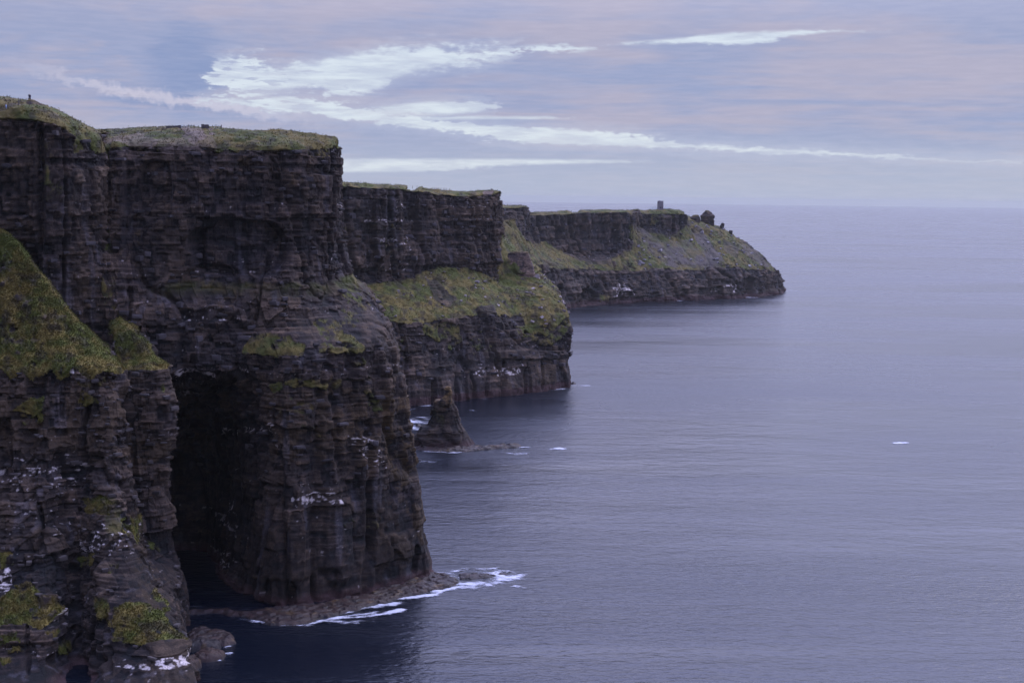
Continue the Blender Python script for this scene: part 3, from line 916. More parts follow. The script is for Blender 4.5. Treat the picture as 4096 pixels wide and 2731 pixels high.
gr3 = [
    ([(1395, 1120), (1440, 1180), (1500, 1172), (1560, 1165), (1640, 1112), (1690, 1095), (1760, 1066), (1860, 1072), (1950, 1100), (2000, 1125), (2010, 940), (2060, 980), (2090, 1060), (2150, 1110), (2280, 1200), (2292, 1260), (2240, 1290), (2200, 1340), (2110, 1335), (2075, 1262), (1990, 1258), (1905, 1265), (1780, 1270), (1710, 1290), (1620, 1290), (1560, 1285), (1530, 1262), (1490, 1300), (1460, 1270), (1400, 1260)], 1.0),
    ([(1690, 1300), (1780, 1285), (1830, 1300), (1850, 1370), (1800, 1400), (1750, 1360), (1700, 1340)], 0.7),
    ([(1540, 1300), (1600, 1300), (1640, 1340), (1590, 1420), (1550, 1400)], 0.35),
    ([(2060, 1300), (2200, 1340), (2280, 1270), (2292, 1300), (2240, 1370), (2160, 1390), (2080, 1370)], 0.6),
    ([(1480, 900), (1560, 880), (1660, 960), (1640, 1030), (1520, 1010)], 0.3), ([(1380, 870), (1460, 880), (1450, 950), (1390, 960)], .3),
    ([(1880, 1350), (1980, 1300), (2000, 1400), (1900, 1420)], 0.35)]
cliff3, g3, n3, gm3, c3 = make_cliff(
    'cliff', net_of(S3), 0.46, [8, 2, 1, 1, 1, 1, 1, 1, 1.2, 6], [3, 1, 1, 1, 1, 1, 1, 1, 3, 24], 1.45, M_ROCK3,
    'middle headland with a green slope between its upper and lower rock walls', 505, False,
    grass=gr3, bare=[([(1700, 1120), (1740, 1120), (1830, 1190), (1800, 1230), (1740, 1200)], 0.8), ([(1560, 1100), (1600, 1110), (1640, 1160), (1600, 1160)], .6), ([(1900, 1240), (1960, 1210), (2000, 1260), (1930, 1290)], .9)],
    guano=[([(1470, 760), (1650, 760), (1650, 1100), (1480, 1100)], 0.28), ([(1900, 1460), (2090, 1430), (2090, 1500), (1900, 1500)], 0.4), ([(1780, 780), (1960, 780), (1960, 830), (1780, 830)], .3), ([(2150, 1130), (2240, 1150), (2250, 1190), (2160, 1170)], 0.4)],
    ochre=[([(2140, 1440), (2240, 1440), (2240, 1530), (2160, 1540)], 0.35)], brown=[([(1850, 760), (2020, 760), (2020, 1100), (1880, 1080)], 0.25)],
    soil=[([(1934, 766), (1976, 766), (1960, 782), (1944, 790)], 0.9)],
    bulge=[(1738, 1570, 12, 55, -6), (1822, 1570, 9, 50, -5), (1950, 1530, 8, 60, -3), (2105, 1520, 5, 70, -3.5), (1880, 1540, 10, 60, 2), (2170, 1500, 8, 60, -2.5), (2020, 1500, 8, 50, -2.5), (2100, 1060, 60, 40, 3.0), (2120, 1420, 160, 18, 2.0), (1650, 850, 30, 120, -3), (1520, 900, 25, 150, 2.5)],
    smooth_below=26, red_h=4.0, tuft=45000, tuft_h=0.45, cap_low=60, cap_nz=0.55, warp=9, gk=0.68)

# ================================================================== far headland
S4 = [
    [Z(1850, 1450, -4), Z(1850, 1450, 0), (1850, 1160, 1470), (1850, 1080, 1480), (1850, 1000, 1500), (1850, 900, 1520), (1850, 850, 1530), (1850, 828, 1540), (1850, 826, 1560), (1850, 822, 1620), (1850, 822, 2000)],
    [Z(2040, 1540, -4), Z(2040, 1540, 0), (2040, 1160, 1560), (2040, 1070, 1580), (2030, 1000, 1600), (2030, 920, 1620), (2030, 870, 1640), (2030, 830, 1648), (2030, 826, 1656), (2030, 824, 1700), (2030, 826, 2100)],
    [Z(2130, 1590, -4), Z(2130, 1590, 0), (2130, 1160, 1605), (2130, 1065, 1620), (2110, 1000, 1640), (2100, 935, 1660), (2100, 880, 1668), (2104, 836, 1672), (2106, 826, 1676), (2100, 826, 1720), (2070, 830, 2100)],
    [Z(2180, 1625, -4), Z(2180, 1625, 0), (2180, 1160, 1640), (2175, 1065, 1655), (2150, 1010, 1680), (2125, 960, 1700), (2118, 900, 1704), (2118, 862, 1708), (2120, 855, 1740), (2110, 855, 1800), (2100, 850, 2100)],
    [Z(2290, 1688, -4), Z(2290, 1688, 0), (2285, 1160, 1700), (2270, 1076, 1712), (2240, 1030, 1730), (2225, 985, 1750), (2225, 920, 1756), (2225, 858, 1760), (2226, 847, 1790), (2210, 850, 1840), (2180, 850, 2100)],
    [Z(2400, 1748, -4), Z(2400, 1748, 0), (2400, 1160, 1756), (2390, 1078, 1768), (2380, 1050, 1780), (2370, 1020, 1792), (2370, 940, 1798), (2370, 852, 1802), (2370, 841, 1830), (2350, 845, 1880), (2300, 850, 2100)],
    [Z(2520, 1785, -4), Z(2520, 1785, 0), (2515, 1160, 1792), (2510, 1086, 1802), (2505, 1040, 1815), (2500, 1000, 1826), (2500, 930, 1830), (2500, 850, 1834), (2500, 839, 1860), (2480, 843, 1900), (2420, 850, 2100)],
    [Z(2570, 1800, -4), Z(2570, 1800, 0), (2568, 1160, 1808), (2560, 1086, 1818), (2545, 1040, 1834), (2528, 996, 1840), (2527, 930, 1842), (2527, 870, 1846), (2525, 840, 1870), (2510, 845, 1910), (2460, 850, 2100)],
    [Z(2620, 1812, -4), Z(2620, 1812, 0), (2615, 1160, 1820), (2605, 1080, 1832), (2585, 1020, 1852), (2565, 950, 1876), (2560, 905, 1892), (2560, 862, 1896), (2560, 838, 1910), (2550, 842, 1940), (2520, 850, 2200)],
    [Z(2710, 1832, -4), Z(2710, 1832, 0), (2702, 1150, 1840), (2690, 1080, 1852), (2670, 1010, 1880), (2655, 950, 1905), (2650, 915, 1912), (2650, 858, 1916), (2640, 837, 1930), (2635, 845, 1960), (2600, 850, 2200)],
    [Z(2810, 1855, -4), Z(2810, 1855, 0), (2800, 1150, 1863), (2785, 1080, 1876), (2755, 1010, 1900), (2735, 950, 1925), (2728, 918, 1932), (2735, 862, 1936), (2715, 839, 1950), (2700, 845, 1980), (2640, 850, 2200)],
    [Z(2890, 1872, -4), Z(2890, 1872, 0), (2880, 1150, 1880), (2860, 1078, 1892), (2820, 1000, 1920), (2790, 940, 1945), (2775, 905, 1955), (2762, 888, 1962), (2750, 868, 1968), (2740, 860, 1990), (2680, 855, 2200)],
    [Z(2985, 1897, -4), Z(2985, 1897, 0), (2975, 1150, 1903), (2950, 1072, 1915), (2915, 1010, 1935), (2880, 955, 1955), (2860, 925, 1965), (2838, 900, 1975), (2810, 888, 1985), (2790, 880, 2010), (2720, 870, 2200)],
    [Z(3060, 1938, -4), Z(3060, 1938, 0), (3050, 1140, 1942), (3030, 1080, 1948), (3005, 1040, 1955), (2970, 1000, 1965), (2940, 965, 1975), (2905, 930, 1985), (2872, 906, 1995), (2840, 895, 2030), (2760, 880, 2250)],
    [Z(3138, 2025, -4), Z(3138, 2025, 0), (3130, 1125, 2022), (3112, 1088, 2018), (3088, 1066, 2015), (3055, 1030, 2012), (3010, 990, 2010), (2960, 957, 2012), (2915, 930, 2020), (2870, 910, 2060), (2780, 890, 2300)],
    [Z(3060, 2200, -4), Z(3060, 2200, 0), (3060, 1120, 2200), (3050, 1080, 2200), (3030, 1060, 2200), (2990, 1020, 2200), (2950, 990, 2200), (2900, 960, 2200), (2860, 940, 2200), (2830, 915, 2220), (2780, 900, 2400)],
]
gr4 = [
    ([(2000, 880), (2060, 880), (2100, 960), (2150, 980), (2180, 965), (2250, 1010), (2330, 1045), (2420, 1050), (2500, 1010), (2530, 1000), (2528, 900), (2580, 910), (2640, 960), (2700, 935), (2760, 900), (2790, 885), (2850, 910), (2920, 940), (3000, 985), (3060, 1035), (3110, 1085), (3050, 1085), (2940, 1068), (2840, 1070), (2780, 1082), (2650, 1074), (2540, 1086), (2400, 1078), (2260, 1078), (2150, 1062), (2000, 1050)], 1.0),
    ([(2610, 860), (2700, 862), (2680, 890), (2640, 920), (2600, 900)], 0.5), ([(2400, 1180), (2440, 1180), (2440, 1206), (2400, 1206)], 0.8)]
cliff4, g4, n4, gm4, c4 = make_cliff(
    'cliff', net_of(S4), 0.9, [4, 1.4, 1, 1, 1, 1, 1, 1, 1, 1, 1, 1, 1, 1, 6], [3, 1, 1, 1, 1, 1, 1, 1, 3, 14], 2.1, M_ROCK4,
    'farthest headland sloping down to the open sea with the old tower on its top', 707, False,
    grass=gr4, bare=[([(2330, 1000), (2400, 1010), (2480, 1000), (2440, 1060), (2340, 1060)], 0.7), ([(2890, 960), (2960, 990), (2950, 1030), (2900, 1010)], 0.6), ([(2560, 905), (2640, 900), (2700, 900), (2700, 930), (2600, 930)], .8), ([(2170, 1040), (2260, 1060), (2180, 1062)], .6)],
    scree=[([(2530, 900), (2580, 915), (2660, 965), (2760, 960), (2800, 1000), (2870, 1040), (2880, 1075), (2760, 1070), (2660, 1060), (2600, 1010), (2560, 960)], 0.85), ([(2760, 910), (2800, 910), (2860, 990), (2900, 1050), (2830, 1040)], 0.8), ([(2930, 960), (3000, 985), (3090, 1060), (3060, 1070), (2980, 1010)], 0.7)],
    guano=[([(2430, 1150), (2500, 1140), (2540, 1180), (2450, 1185)], 0.4), ([(2860, 1140), (2950, 1140), (2950, 1170), (2860, 1170)], 0.5), ([(2780, 910), (2860, 930), (2880, 1000), (2800, 990)], .35)],
    bulge=[(2358, 1190, 40, 34, -14), (3002, 1150, 24, 44, -14), (2870, 1165, 20, 20, -8), (2620, 1190, 14, 22, -5), (2240, 1180, 22, 40, -9), (2500, 1190, 30, 18, -4), (2720, 1180, 30, 20, -3), (2300, 900, 40, 60, -4), (2420, 950, 60, 60, -5)],
    smooth_below=None, red_h=5.0, tuft=18000, tuft_h=0.7, cap_low=70, cap_nz=0.6, warp=6, gk=0.58)

# ================================================================== sea
def sea_material():
    m = bpy.data.materials.new('sea_water')
    m.use_nodes = True
    t = NT(m.node_tree)
    bs = m.node_tree.nodes['Principled BSDF']
    g = t.n('ShaderNodeTexCoord')
    P = g.outputs['Object']

    def mp(sx, sy, rot=0):
        q = t.n('ShaderNodeMapping')
        q.inputs['Scale'].default_value = (sx, sy, 1)
        q.inputs['Rotation'].default_value = (0, 0, math.radians(rot))
        t.l(P, q.inputs[0])
        return q.outputs[0]
    w1 = t.noise(mp(0.28, 0.62, 8), 1.0, 3, 0.55, 0.3)      # ~2 m chop
    w2 = t.noise(mp(0.075, 0.17, -6), 1.0, 2, 0.5, 0.4)     # ~8 m waves
    w3 = t.noise(mp(0.012, 0.032, 4), 1.0, 2, 0.5)          # swell
    w0 = t.noise(mp(1.1, 2.0, -14), 1.0, 2, 0.6)            # ripples
    gust = t.smooth(t.noise(mp(0.0016, 0.006, -5), 1.0, 4, 0.6, 0.6), 0.32, 0.68)
    k = t.m('ADD', t.m('MULTIPLY', gust, 0.9), 0.35)
    t.l(t.m('ADD', t.m('MULTIPLY', gust, 0.12), 0.20), bs.inputs['Roughness'])
    h = t.m('ADD', t.m('MULTIPLY', w1, 0.46), t.m('MULTIPLY', w0, 0.06))
    h = t.m('MULTIPLY', h, k)
    h = t.m('ADD', h, t.m('MULTIPLY', w2, 0.42))
    h = t.m('ADD', h, t.m('MULTIPLY', w3, 0.9))
    b = t.n('ShaderNodeBump')
    b.inputs['Strength'].default_value = 1.0
    b.inputs['Distance'].default_value = 1.0
    t.l(h, b.inputs['Height'])
    t.l(b.outputs[0], bs.inputs['Normal'])
    bs.inputs['Base Color'].default_value = (0.002, 0.004, 0.009, 1)
    bs.inputs['Roughness'].default_value = 0.27
    bs.inputs['IOR'].default_value = 1.40
    return m


M_SEA = sea_material()
Rr = [0, 300, 600, 1200, 2500, 6000, 15000, 45000]
na = 96
V, Fc = [(0, 0, 0)], []
for r in Rr[1:]:
    for k in range(na):
        V.append((r * math.cos(2 * math.pi * k / na), r * math.sin(2 * math.pi * k / na), 0))
me = bpy.data.meshes.new('sea')
for k in range(na):
    Fc.append((0, 1 + k, 1 + (k + 1) % na))
for j in range(len(Rr) - 2):
    for k in range(na):
        a, b_ = 1 + j * na + k, 1 + j * na + (k + 1) % na
        Fc.append((a, a + na, b_ + na, b_))
me.from_pydata(V, [], Fc)
me.update()
me.materials.append(M_SEA)
sea = bpy.data.objects.new('sea', me)
COL.objects.link(sea)
props(sea, 'grey blue rippled open sea reaching the horizon', 'sea', 'structure')

# ================================================================== shore rocks (height fields on the sea)
def shore_rock(name, poly, hmax, label, category='rock', res=0.3, seed=1, slope=0.8, tilt=0.0, red=0.7, group=None, mat=None, s=1.0):
    W_ = np.array([wl(x, y)[:2] for x, y in poly])
    lo, hi = W_.min(0) - 1.5, W_.max(0) + 1.5
    nx, ny = int((hi[0] - lo[0]) / res) + 2, int((hi[1] - lo[1]) / res) + 2
    xs = np.linspace(lo[0], hi[0], nx); ys = np.linspace(lo[1], hi[1], ny)
    gx, gy = np.meshgrid(xs, ys, indexing='ij')
    P = np.stack([gx, gy, gx * 0], axis=-1)
    jx = gx + 1.2 * s * fbm(P, 5 * s, seed, 3)
    jy = gy + 1.2 * s * fbm(P, 5 * s, seed + 4, 3)
    ins = inpoly(jx, jy, [tuple(p) for p in W_])
    d = np.full(gx.shape, 1e9)
    for i in range(len(W_)):
        a, b = W_[i], W_[(i + 1) % len(W_)]
        ab = b - a
        tt = np.clip(((jx - a[0]) * ab[0] + (jy - a[1]) * ab[1]) / max(ab @ ab, 1e-9), 0, 1)
        d = np.minimum(d, np.hypot(jx - a[0] - tt * ab[0], jy - a[1] - tt * ab[1]))
    sd_ = np.where(ins, d, -d)
    h = hmax * (1 - np.exp(-np.maximum(sd_, 0) * slope * 1.6 / hmax)) * (0.8 + 0.35 * fbm(P, 6 * s, seed + 8, 3))
    # stepped beds and joints
    step = 0.32 * s
    q = h / step
    h = step * (np.floor(q) + sstep(0.55, 1.0, q - np.floor(q)))
    ca = np.floor((0.8 * jx + 0.6 * jy) / (2.2 * s)); cb = np.floor((-0.6 * jx + 0.8 * jy) / (1.5 * s))
    h = h + np.where(sd_ > 0.3, (hsh(ca, cb, ca * 0 + seed) - 0.5) * 0.8 * s * min(1, hmax / 1.5), 0) + 0.1 * fbm(P, 1.0, seed + 12, 2)
    z = np.where(sd_ > 0, h + 0.02, np.maximum(sd_ * 1.2, -1.2))
    G = np.stack([gx, gy, z], axis=-1)
    G[..., 0] += 0.15 * fbm(G, 1.3, seed + 14, 2); G[..., 1] += 0.15 * fbm(G, 1.3, seed + 15, 2)
    k = z > -0.6
    keep = k[:-1, :-1] | k[1:, :-1] | k[1:, 1:] | k[:-1, 1:]
    v = fbm(G, 2.5, seed + 20, 3)
    rf = np.clip(red + 0.5 * v, 0, 1)
    c = lerp(np.array([0.022, 0.018, 0.019]), np.array([0.034, 0.018, 0.014]), rf) * (1 + 0.5 * v)[..., None]
    c = lerp(c, OCHRE * 0.8, 0.5 * sstep(0.2, 0.5, fbm(G, 4, seed + 24, 3)) * (z > 0.8))
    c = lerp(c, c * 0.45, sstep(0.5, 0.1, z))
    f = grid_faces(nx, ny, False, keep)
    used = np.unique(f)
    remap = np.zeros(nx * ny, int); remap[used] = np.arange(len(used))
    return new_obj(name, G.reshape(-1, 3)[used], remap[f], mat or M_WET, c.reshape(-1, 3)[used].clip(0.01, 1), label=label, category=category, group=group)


shore_rock('rock_shelf', [(940, 2446), (1030, 2440), (1146, 2430), (1300, 2410), (1460, 2380), (1600, 2330), (1700, 2296), (1740, 2292), (1790, 2302), (1830, 2318), (1838, 2335), (1815, 2352), (1720, 2366), (1605, 2396), (1500, 2420), (1401, 2450), (1300, 2472), (1242, 2491), (1180, 2500), (1108, 2506), (1050, 2495), (1006, 2478), (955, 2466)], 1.5,
           'long low reddish rock shelf along the foot of the nearest headland', 'rock shelf', 0.26, 21)
shore_rock('tidal_reef', [(1830, 2296), (1900, 2290), (1960, 2294), (1986, 2306), (1960, 2314), (1900, 2318), (1850, 2322), (1836, 2310)], 0.8,
           'flat dark wet reef rock with water running over it beyond the shelf tip', 'reef', 0.22, 33, 0.5)
shore_rock('tidal_reef', [(1966, 2290), (2010, 2291), (2048, 2292), (2040, 2303), (2000, 2303)], 0.7, 'small black reef rock at the outer tip of the reef, foam all round', 'reef', 0.22, 35, 0.5)
for i, (pl, lb) in enumerate([([(1812, 2284), (1835, 2281), (1860, 2283), (1835, 2288)], 'thin dark reef rock in the foam, behind and left of the large reef rock'),
                              ([(2030, 2284), (2058, 2288), (2040, 2291)], 'tiny dark reef rock awash just behind the outermost reef rock'),
                              ([(1880, 2338), (1905, 2336), (1900, 2345), (1884, 2346)], 'small half-drowned reef rock in the foam in front of the reef'),
                              ([(1905, 2276), (1922, 2278), (1916, 2282)], 'tiny dark reef rock awash behind the middle of the reef')]):
    shore_rock('tidal_reef', pl, 0.4, lb, 'reef', 0.2, 50 + i, 0.5, s=.6)
shore_rock('rock_shelf', [(700, 2448), (764, 2440), (850, 2436), (950, 2440), (985, 2462), (940, 2466), (850, 2452), (780, 2456), (700, 2470)], 1.6,
           'low dark shelf of rock inside the shaded recess', 'rock shelf', 0.3, 61)
shore_rock('boulder', [(740, 2540), (800, 2520), (870, 2530), (930, 2545), (945, 2575), (900, 2585), (840, 2582), (740, 2580)], 2.6, 'brown flat-topped rock reaching farthest into the water below the buttress', 'rock', 0.22, 71, 1.6)
shore_rock('boulder', [(740, 2580), (800, 2570), (860, 2572), (885, 2590), (870, 2602), (820, 2606), (740, 2610)], 3.0, 'grey slab of rock between two brown rocks below the buttress', 'rock', 0.22, 73, 2.2, red=0.1)
shore_rock('boulder', [(760, 2625), (820, 2605), (880, 2604), (908, 2620), (900, 2640), (850, 2648), (780, 2652)], 2.6, 'rounded reddish rock at the water in front of the grey slab', 'rock', 0.22, 75, 2.0, red=1.0)
shore_rock('boulder', [(720, 2650), (790, 2640), (816, 2655), (812, 2670), (770, 2700), (700, 2700)], 4.0, 'upright reddish block wedged beside the pale ledges at the bottom left', 'rock', 0.22, 77, 3.0, red=0.9)
shore_rock('boulder', [(2284, 1530), (2298, 1530), (2302, 1537), (2290, 1541)], 1.8, 'small dark rock at the foot of the middle headland tip', 'rock', 0.5, 81, 1.2)
for i, (pl, hh, lb) in enumerate([([(1660, 1700), (1672, 1697), (1686, 1702), (1684, 1706), (1664, 1706)], 1.4, 'dark wedge-shaped rock in the white water left of the sea stack'),
                              ([(1634, 1702), (1650, 1700), (1652, 1706), (1636, 1708)], 0.8, 'low dark rock in the foam beside the near headland edge'),
                              ([(1644, 1680), (1655, 1677), (1664, 1681), (1652, 1684)], 0.5, 'small rock awash at the far side of the white water'),
                              ([(1663, 1712), (1678, 1710), (1676, 1714)], 0.5, 'small dark rock touching the sea stack in the white water')]):
    shore_rock('sea_rock', pl, hh, lb, 'rock', 0.3, 90 + i, 1.2, s=.7)

# ================================================================== rocks with an outline (stack, pinnacles)
def pinnacle(name, rows, depth, ratio, label, category, s, seed, mat, nseg=90, res=0.35, cols='rock', zbase=-2, seg_h=None, parent=None, grassy=0.0, squareness=3.2, bright=0.38):
    zs, xl, xr = [], [], []
    for (yy, l_, r_) in rows:
        a, b = at(l_, yy, depth), at(r_, yy, depth)
        zs.append((a[2] + b[2]) / 2); xl.append(a[0]); xr.append(b[0])
    zs, xl, xr = np.array(zs), np.array(xl), np.array(xr)
    o_ = np.argsort(zs)
    zs, xl, xr = zs[o_], xl[o_], xr[o_]
    zt = np.arange(zbase, zs[-1], res)
    XL, XR = np.interp(zt, zs, xl), np.interp(zt, zs, xr)
    th = np.linspace(0, 2 * np.pi, nseg, endpoint=False)
    ct, st_ = np.cos(th), np.sin(th)
    r = (np.abs(ct) ** squareness + np.abs(st_) ** squareness) ** (-1 / squareness)
    hw = (XR - XL) / 2
    cx = (XR + XL) / 2
    X_ = cx[:, None] + hw[:, None] * (r * ct)[None]
    dy_ = np.maximum(hw, 0.5) * ratio
    Y_ = depth + dy_.max() * 0.6 + dy_[:, None] * (r * st_)[None]
    P = np.stack([X_, Y_, np.repeat(zt[:, None], nseg, 1)], axis=-1)
    N = np.stack([np.broadcast_to(ct, X_.shape), np.broadcast_to(st_, X_.shape), X_ * 0], axis=-1)
    off, tone = rock(P, s, seed)
    P2 = P + N * (off * 0.5 + 0.2 * s)[..., None]
    top = P2[-1].mean(0)
    capz = []
    for f_ in (0.7, 0.35):
        ring = P2[-1] * f_ + top * (1 - f_)
        ring[:, 2] += 0.25 * s * (1 - f_) + 0.15 * s * (hsh(np.floor(th * 2), np.floor(th * 2) + int(f_ * 10)) - .5)
        capz.append(ring)
    G = np.concatenate([P2, np.array(capz), np.repeat(top[None, None], nseg, 1)], axis=0)
    G[-1, :, 2] += 0.2 * s
    v = fbm(G, 3 * s, seed + 1, 3)
    tt = np.concatenate([tone, np.zeros((3, nseg))])
    c = lerp(ROCK_D * 1.2, ROCK_B * 1.1, np.clip(0.4 + 0.5 * v + .3 * tt, 0, 1)) * (1 + 0.4 * tt + 0.3 * v)[..., None].clip(0.4, 2)
    c = c * bright
    if cols == 'stack':
        c = lerp(c, REDB * 0.6, sstep(5.5, 2.5, G[..., 2] + v))
        c = lerp(c, OCHRE * 1.2, 0.75 * sstep(21, 27, G[..., 2] + 3 * v) * sstep(-.4, .3, v))
        c = lerp(c, np.array([0.09, 0.085, 0.03]), 0.4 * sstep(8, 14, G[..., 2]) * sstep(24, 18, G[..., 2]) * sstep(0.0, 0.3, fbm(G, 4, seed + 5, 2)))
    if grassy:
        ztop = zs[-1]
        gg = sstep(ztop - (ztop - zs[0]) * grassy, ztop, G[..., 2] + 1.5 * v)
        c = lerp(c, G_OLIVE * 0.8, 0.7 * gg)
    n0, n1_ = G.shape[:2]
    i = np.arange(n0 * n1_).reshape(n0, n1_)
    j = np.roll(i, -1, axis=1)
    f = np.stack([i[:-1], j[:-1], j[1:], i[1:]], axis=-1).reshape(-1, 4)
    return new_obj(name, G, f, mat, c.clip(0.01, 1), label=label, category=category, parent=parent)


st_body = pinnacle('sea_stack', [(1815, 1640, 1910), (1790, 1650, 1893), (1765, 1652, 1875), (1754, 1655, 1868), (1748, 1668, 1864), (1735, 1668, 1858), (1719, 1676, 1848), (1712, 1706, 1844), (1704, 1711, 1838), (1677, 1724, 1830), (1663, 1726, 1826), (1643, 1729, 1822), (1636, 1730, 1819), (1614, 1738, 1808), (1606, 1742, 1806)], 730, 0.8,
                   'dark pointed sea stack with a small square block on its top', 'sea stack', 1.1, 811, M_ROCK3, 150, 0.3, 'stack', bright=0.28)
pinnacle('rock_cap', [(1608, 1752, 1808), (1596, 1762, 1807), (1586, 1774, 1809), (1580, 1780, 1810), (1567, 1781, 1807), (1560, 1778, 1806), (1551, 1780, 1806), (1547, 1784, 1803)], 732, 0.9,
         None, None, 0.7, 815, M_ROCK3, 60, 0.22, 'stack', zbase=23, parent=st_body)
shore_rock('rock_ledge', [(1640, 1792), (1900, 1785), (1990, 1786), (2080, 1782), (2090, 1788), (2060, 1792), (1980, 1797), (1940, 1802), (1900, 1806), (1800, 1812), (1690, 1806), (1640, 1798)], 2.2,
           'narrow dark ledge running out to the right from the foot of the sea stack', 'rock ledge', 0.35, 121, 0.9, s=1.2)

# pinnacles on the far headland
pinnacle('rock_stack', [(935, 2800, 2868), (900, 2804, 2858), (884, 2802, 2859), (877, 2806, 2854), (870, 2804, 2860), (863, 2803, 2861), (858, 2807, 2853), (852, 2811, 2848), (846, 2818, 2840), (842, 2822, 2835)], 1990, 0.8,
         'large round-topped rock stack on the ridge of the farthest headland', 'rock stack', 1.5, 911, M_ROCK4, 70, 0.55, grassy=0.12, zbase=70, squareness=5.0, bright=0.5)
pinnacle('rock_outcrop', [(900, 2750, 2802), (883, 2756, 2800), (876, 2760, 2801), (870, 2765, 2800), (864, 2773, 2798), (859, 2780, 2793)], 1972, 0.8,
         'low rounded rock outcrop beside the large rock stack on the ridge', 'rock outcrop', 1.3, 915, M_ROCK4, 50, 0.7, grassy=0.3, zbase=80)
pinnacle('rock_pillar', [(925, 2876, 2902), (910, 2881, 2896), (904, 2880, 2898), (897, 2884, 2899), (892, 2887, 2895)], 1992, 0.9,
         'small knobbly rock pillar on the far slope, left one of two', 'rock pillar', 1.0, 921, M_ROCK4, 30, 0.5, zbase=70)
pinnacle('rock_pillar', [(958, 2912, 2938), (944, 2918, 2934), (936, 2919, 2930), (927, 2916, 2933), (921, 2918, 2930)], 1996, 0.9,
         'small leaning rock pillar lowest on the far slope against the sea', 'rock pillar', 1.0, 925, M_ROCK4, 30, 0.5, zbase=60)
pinnacle('rock_outcrop', [(1130, 1990, 2172), (1108, 2000, 2150), (1085, 2010, 2136), (1060, 2015, 2130), (1042, 2020, 2124), (1026, 2026, 2119), (1014, 2036, 2113), (1009, 2050, 2109), (1005, 2066, 2104)], 1012, 0.3,
         'layered rock outcrop rising from the green slope of the middle headland', 'rock outcrop', 1.0, 931, M_ROCK3, 130, 0.35, zbase=62, squareness=8.0, grassy=0.1, bright=1.2)

# ================================================================== foam
M_FOAM = mat_plain('sea_foam', (0.50, 0.51, 0.56), 0.6, 0.1, 2.0)
_t = NT(M_FOAM.node_tree)
_b = M_FOAM.node_tree.nodes['Principled BSDF']
_a = _t.n('ShaderNodeAttribute', attribute_name='tint')
_g = _t.n('ShaderNodeTexCoord')
_m = _t.n('ShaderNodeMapping')
_m.inputs['Scale'].default_value = (0.55, 1.0, 1.0)
_t.l(_g.outputs['Object'], _m.inputs[0])
_n1 = _t.noise(_m.outputs[0], 0.8, 7, 0.75, 0.8)
_s = _t.n('ShaderNodeSeparateColor')
_t.l(_a.outputs['Color'], _s.inputs[0])
_f = _t.m('ADD', _t.m('MULTIPLY', _n1, 1.6), _s.outputs[0])
_t.l(_t.smooth(_f, 1.02, 1.72), _b.inputs['Alpha'])


def foam(paths, seed, label, res=0.28, thr=0.05, lift=0.06):
    Vs, Fs, Cs = [], [], []
    n0 = 0
    for pts, wid, dens in paths:
        W_ = np.array([wl(x, y)[:2] for x, y in pts])
        wid = wid * 1.5
        lo, hi = W_.min(0) - wid * 1.2, W_.max(0) + wid * 1.2
        nx, ny = int((hi[0] - lo[0]) / res) + 2, int((hi[1] - lo[1]) / res) + 2
        gx, gy = np.meshgrid(np.linspace(lo[0], hi[0], nx), np.linspace(lo[1], hi[1], ny), indexing='ij')
        d = np.full(gx.shape, 1e9)
        for i in range(len(W_) - 1):
            a, b = W_[i], W_[i + 1]
            ab = b - a
            tt = np.clip(((gx - a[0]) * ab[0] + (gy - a[1]) * ab[1]) / max(ab @ ab, 1e-9), 0, 1)
            d = np.minimum(d, np.hypot(gx - a[0] - tt * ab[0], gy - a[1] - tt * ab[1]))
        P = np.stack([gx, gy, gx * 0], axis=-1)
        e = 1 - (d / wid) ** 1.0
        nz_ = 1.1 * fbm(P, 2.0, seed, 4, 0.6, 1.3) + 0.9 * fbm(P, 9, seed + 3, 2)
        ee = np.clip(e * dens + 0.45 * nz_, 0, 1)
        on = ee > 0.02
        on &= d < wid * 1.15
        z = lift + 0.35 * np.clip(e, 0, 1) * np.clip(0.5 + nz_, 0, 1)
        P[..., 2] = z
        P[..., 0] += 0.4 * res * fbm(P, 0.7, seed + 9, 1); P[..., 1] += 0.4 * res * fbm(P, 0.7, seed + 10, 1)
        f = grid_faces(nx, ny, False, on[:-1, :-1] & on[1:, 1:])
        if not len(f):
            continue
        used = np.unique(f)
        rm = np.zeros(nx * ny, int); rm[used] = np.arange(len(used))
        Vs.append(P.reshape(-1, 3)[used]); Cs.append(np.repeat(ee.reshape(-1, 1)[used], 3, 1)); Fs.append(rm[f] + n0); n0 += len(used)
    return new_obj('foam', np.concatenate(Vs), np.concatenate(Fs), M_FOAM, np.concatenate(Cs), label=label, category='foam', kind='stuff', smooth=True)


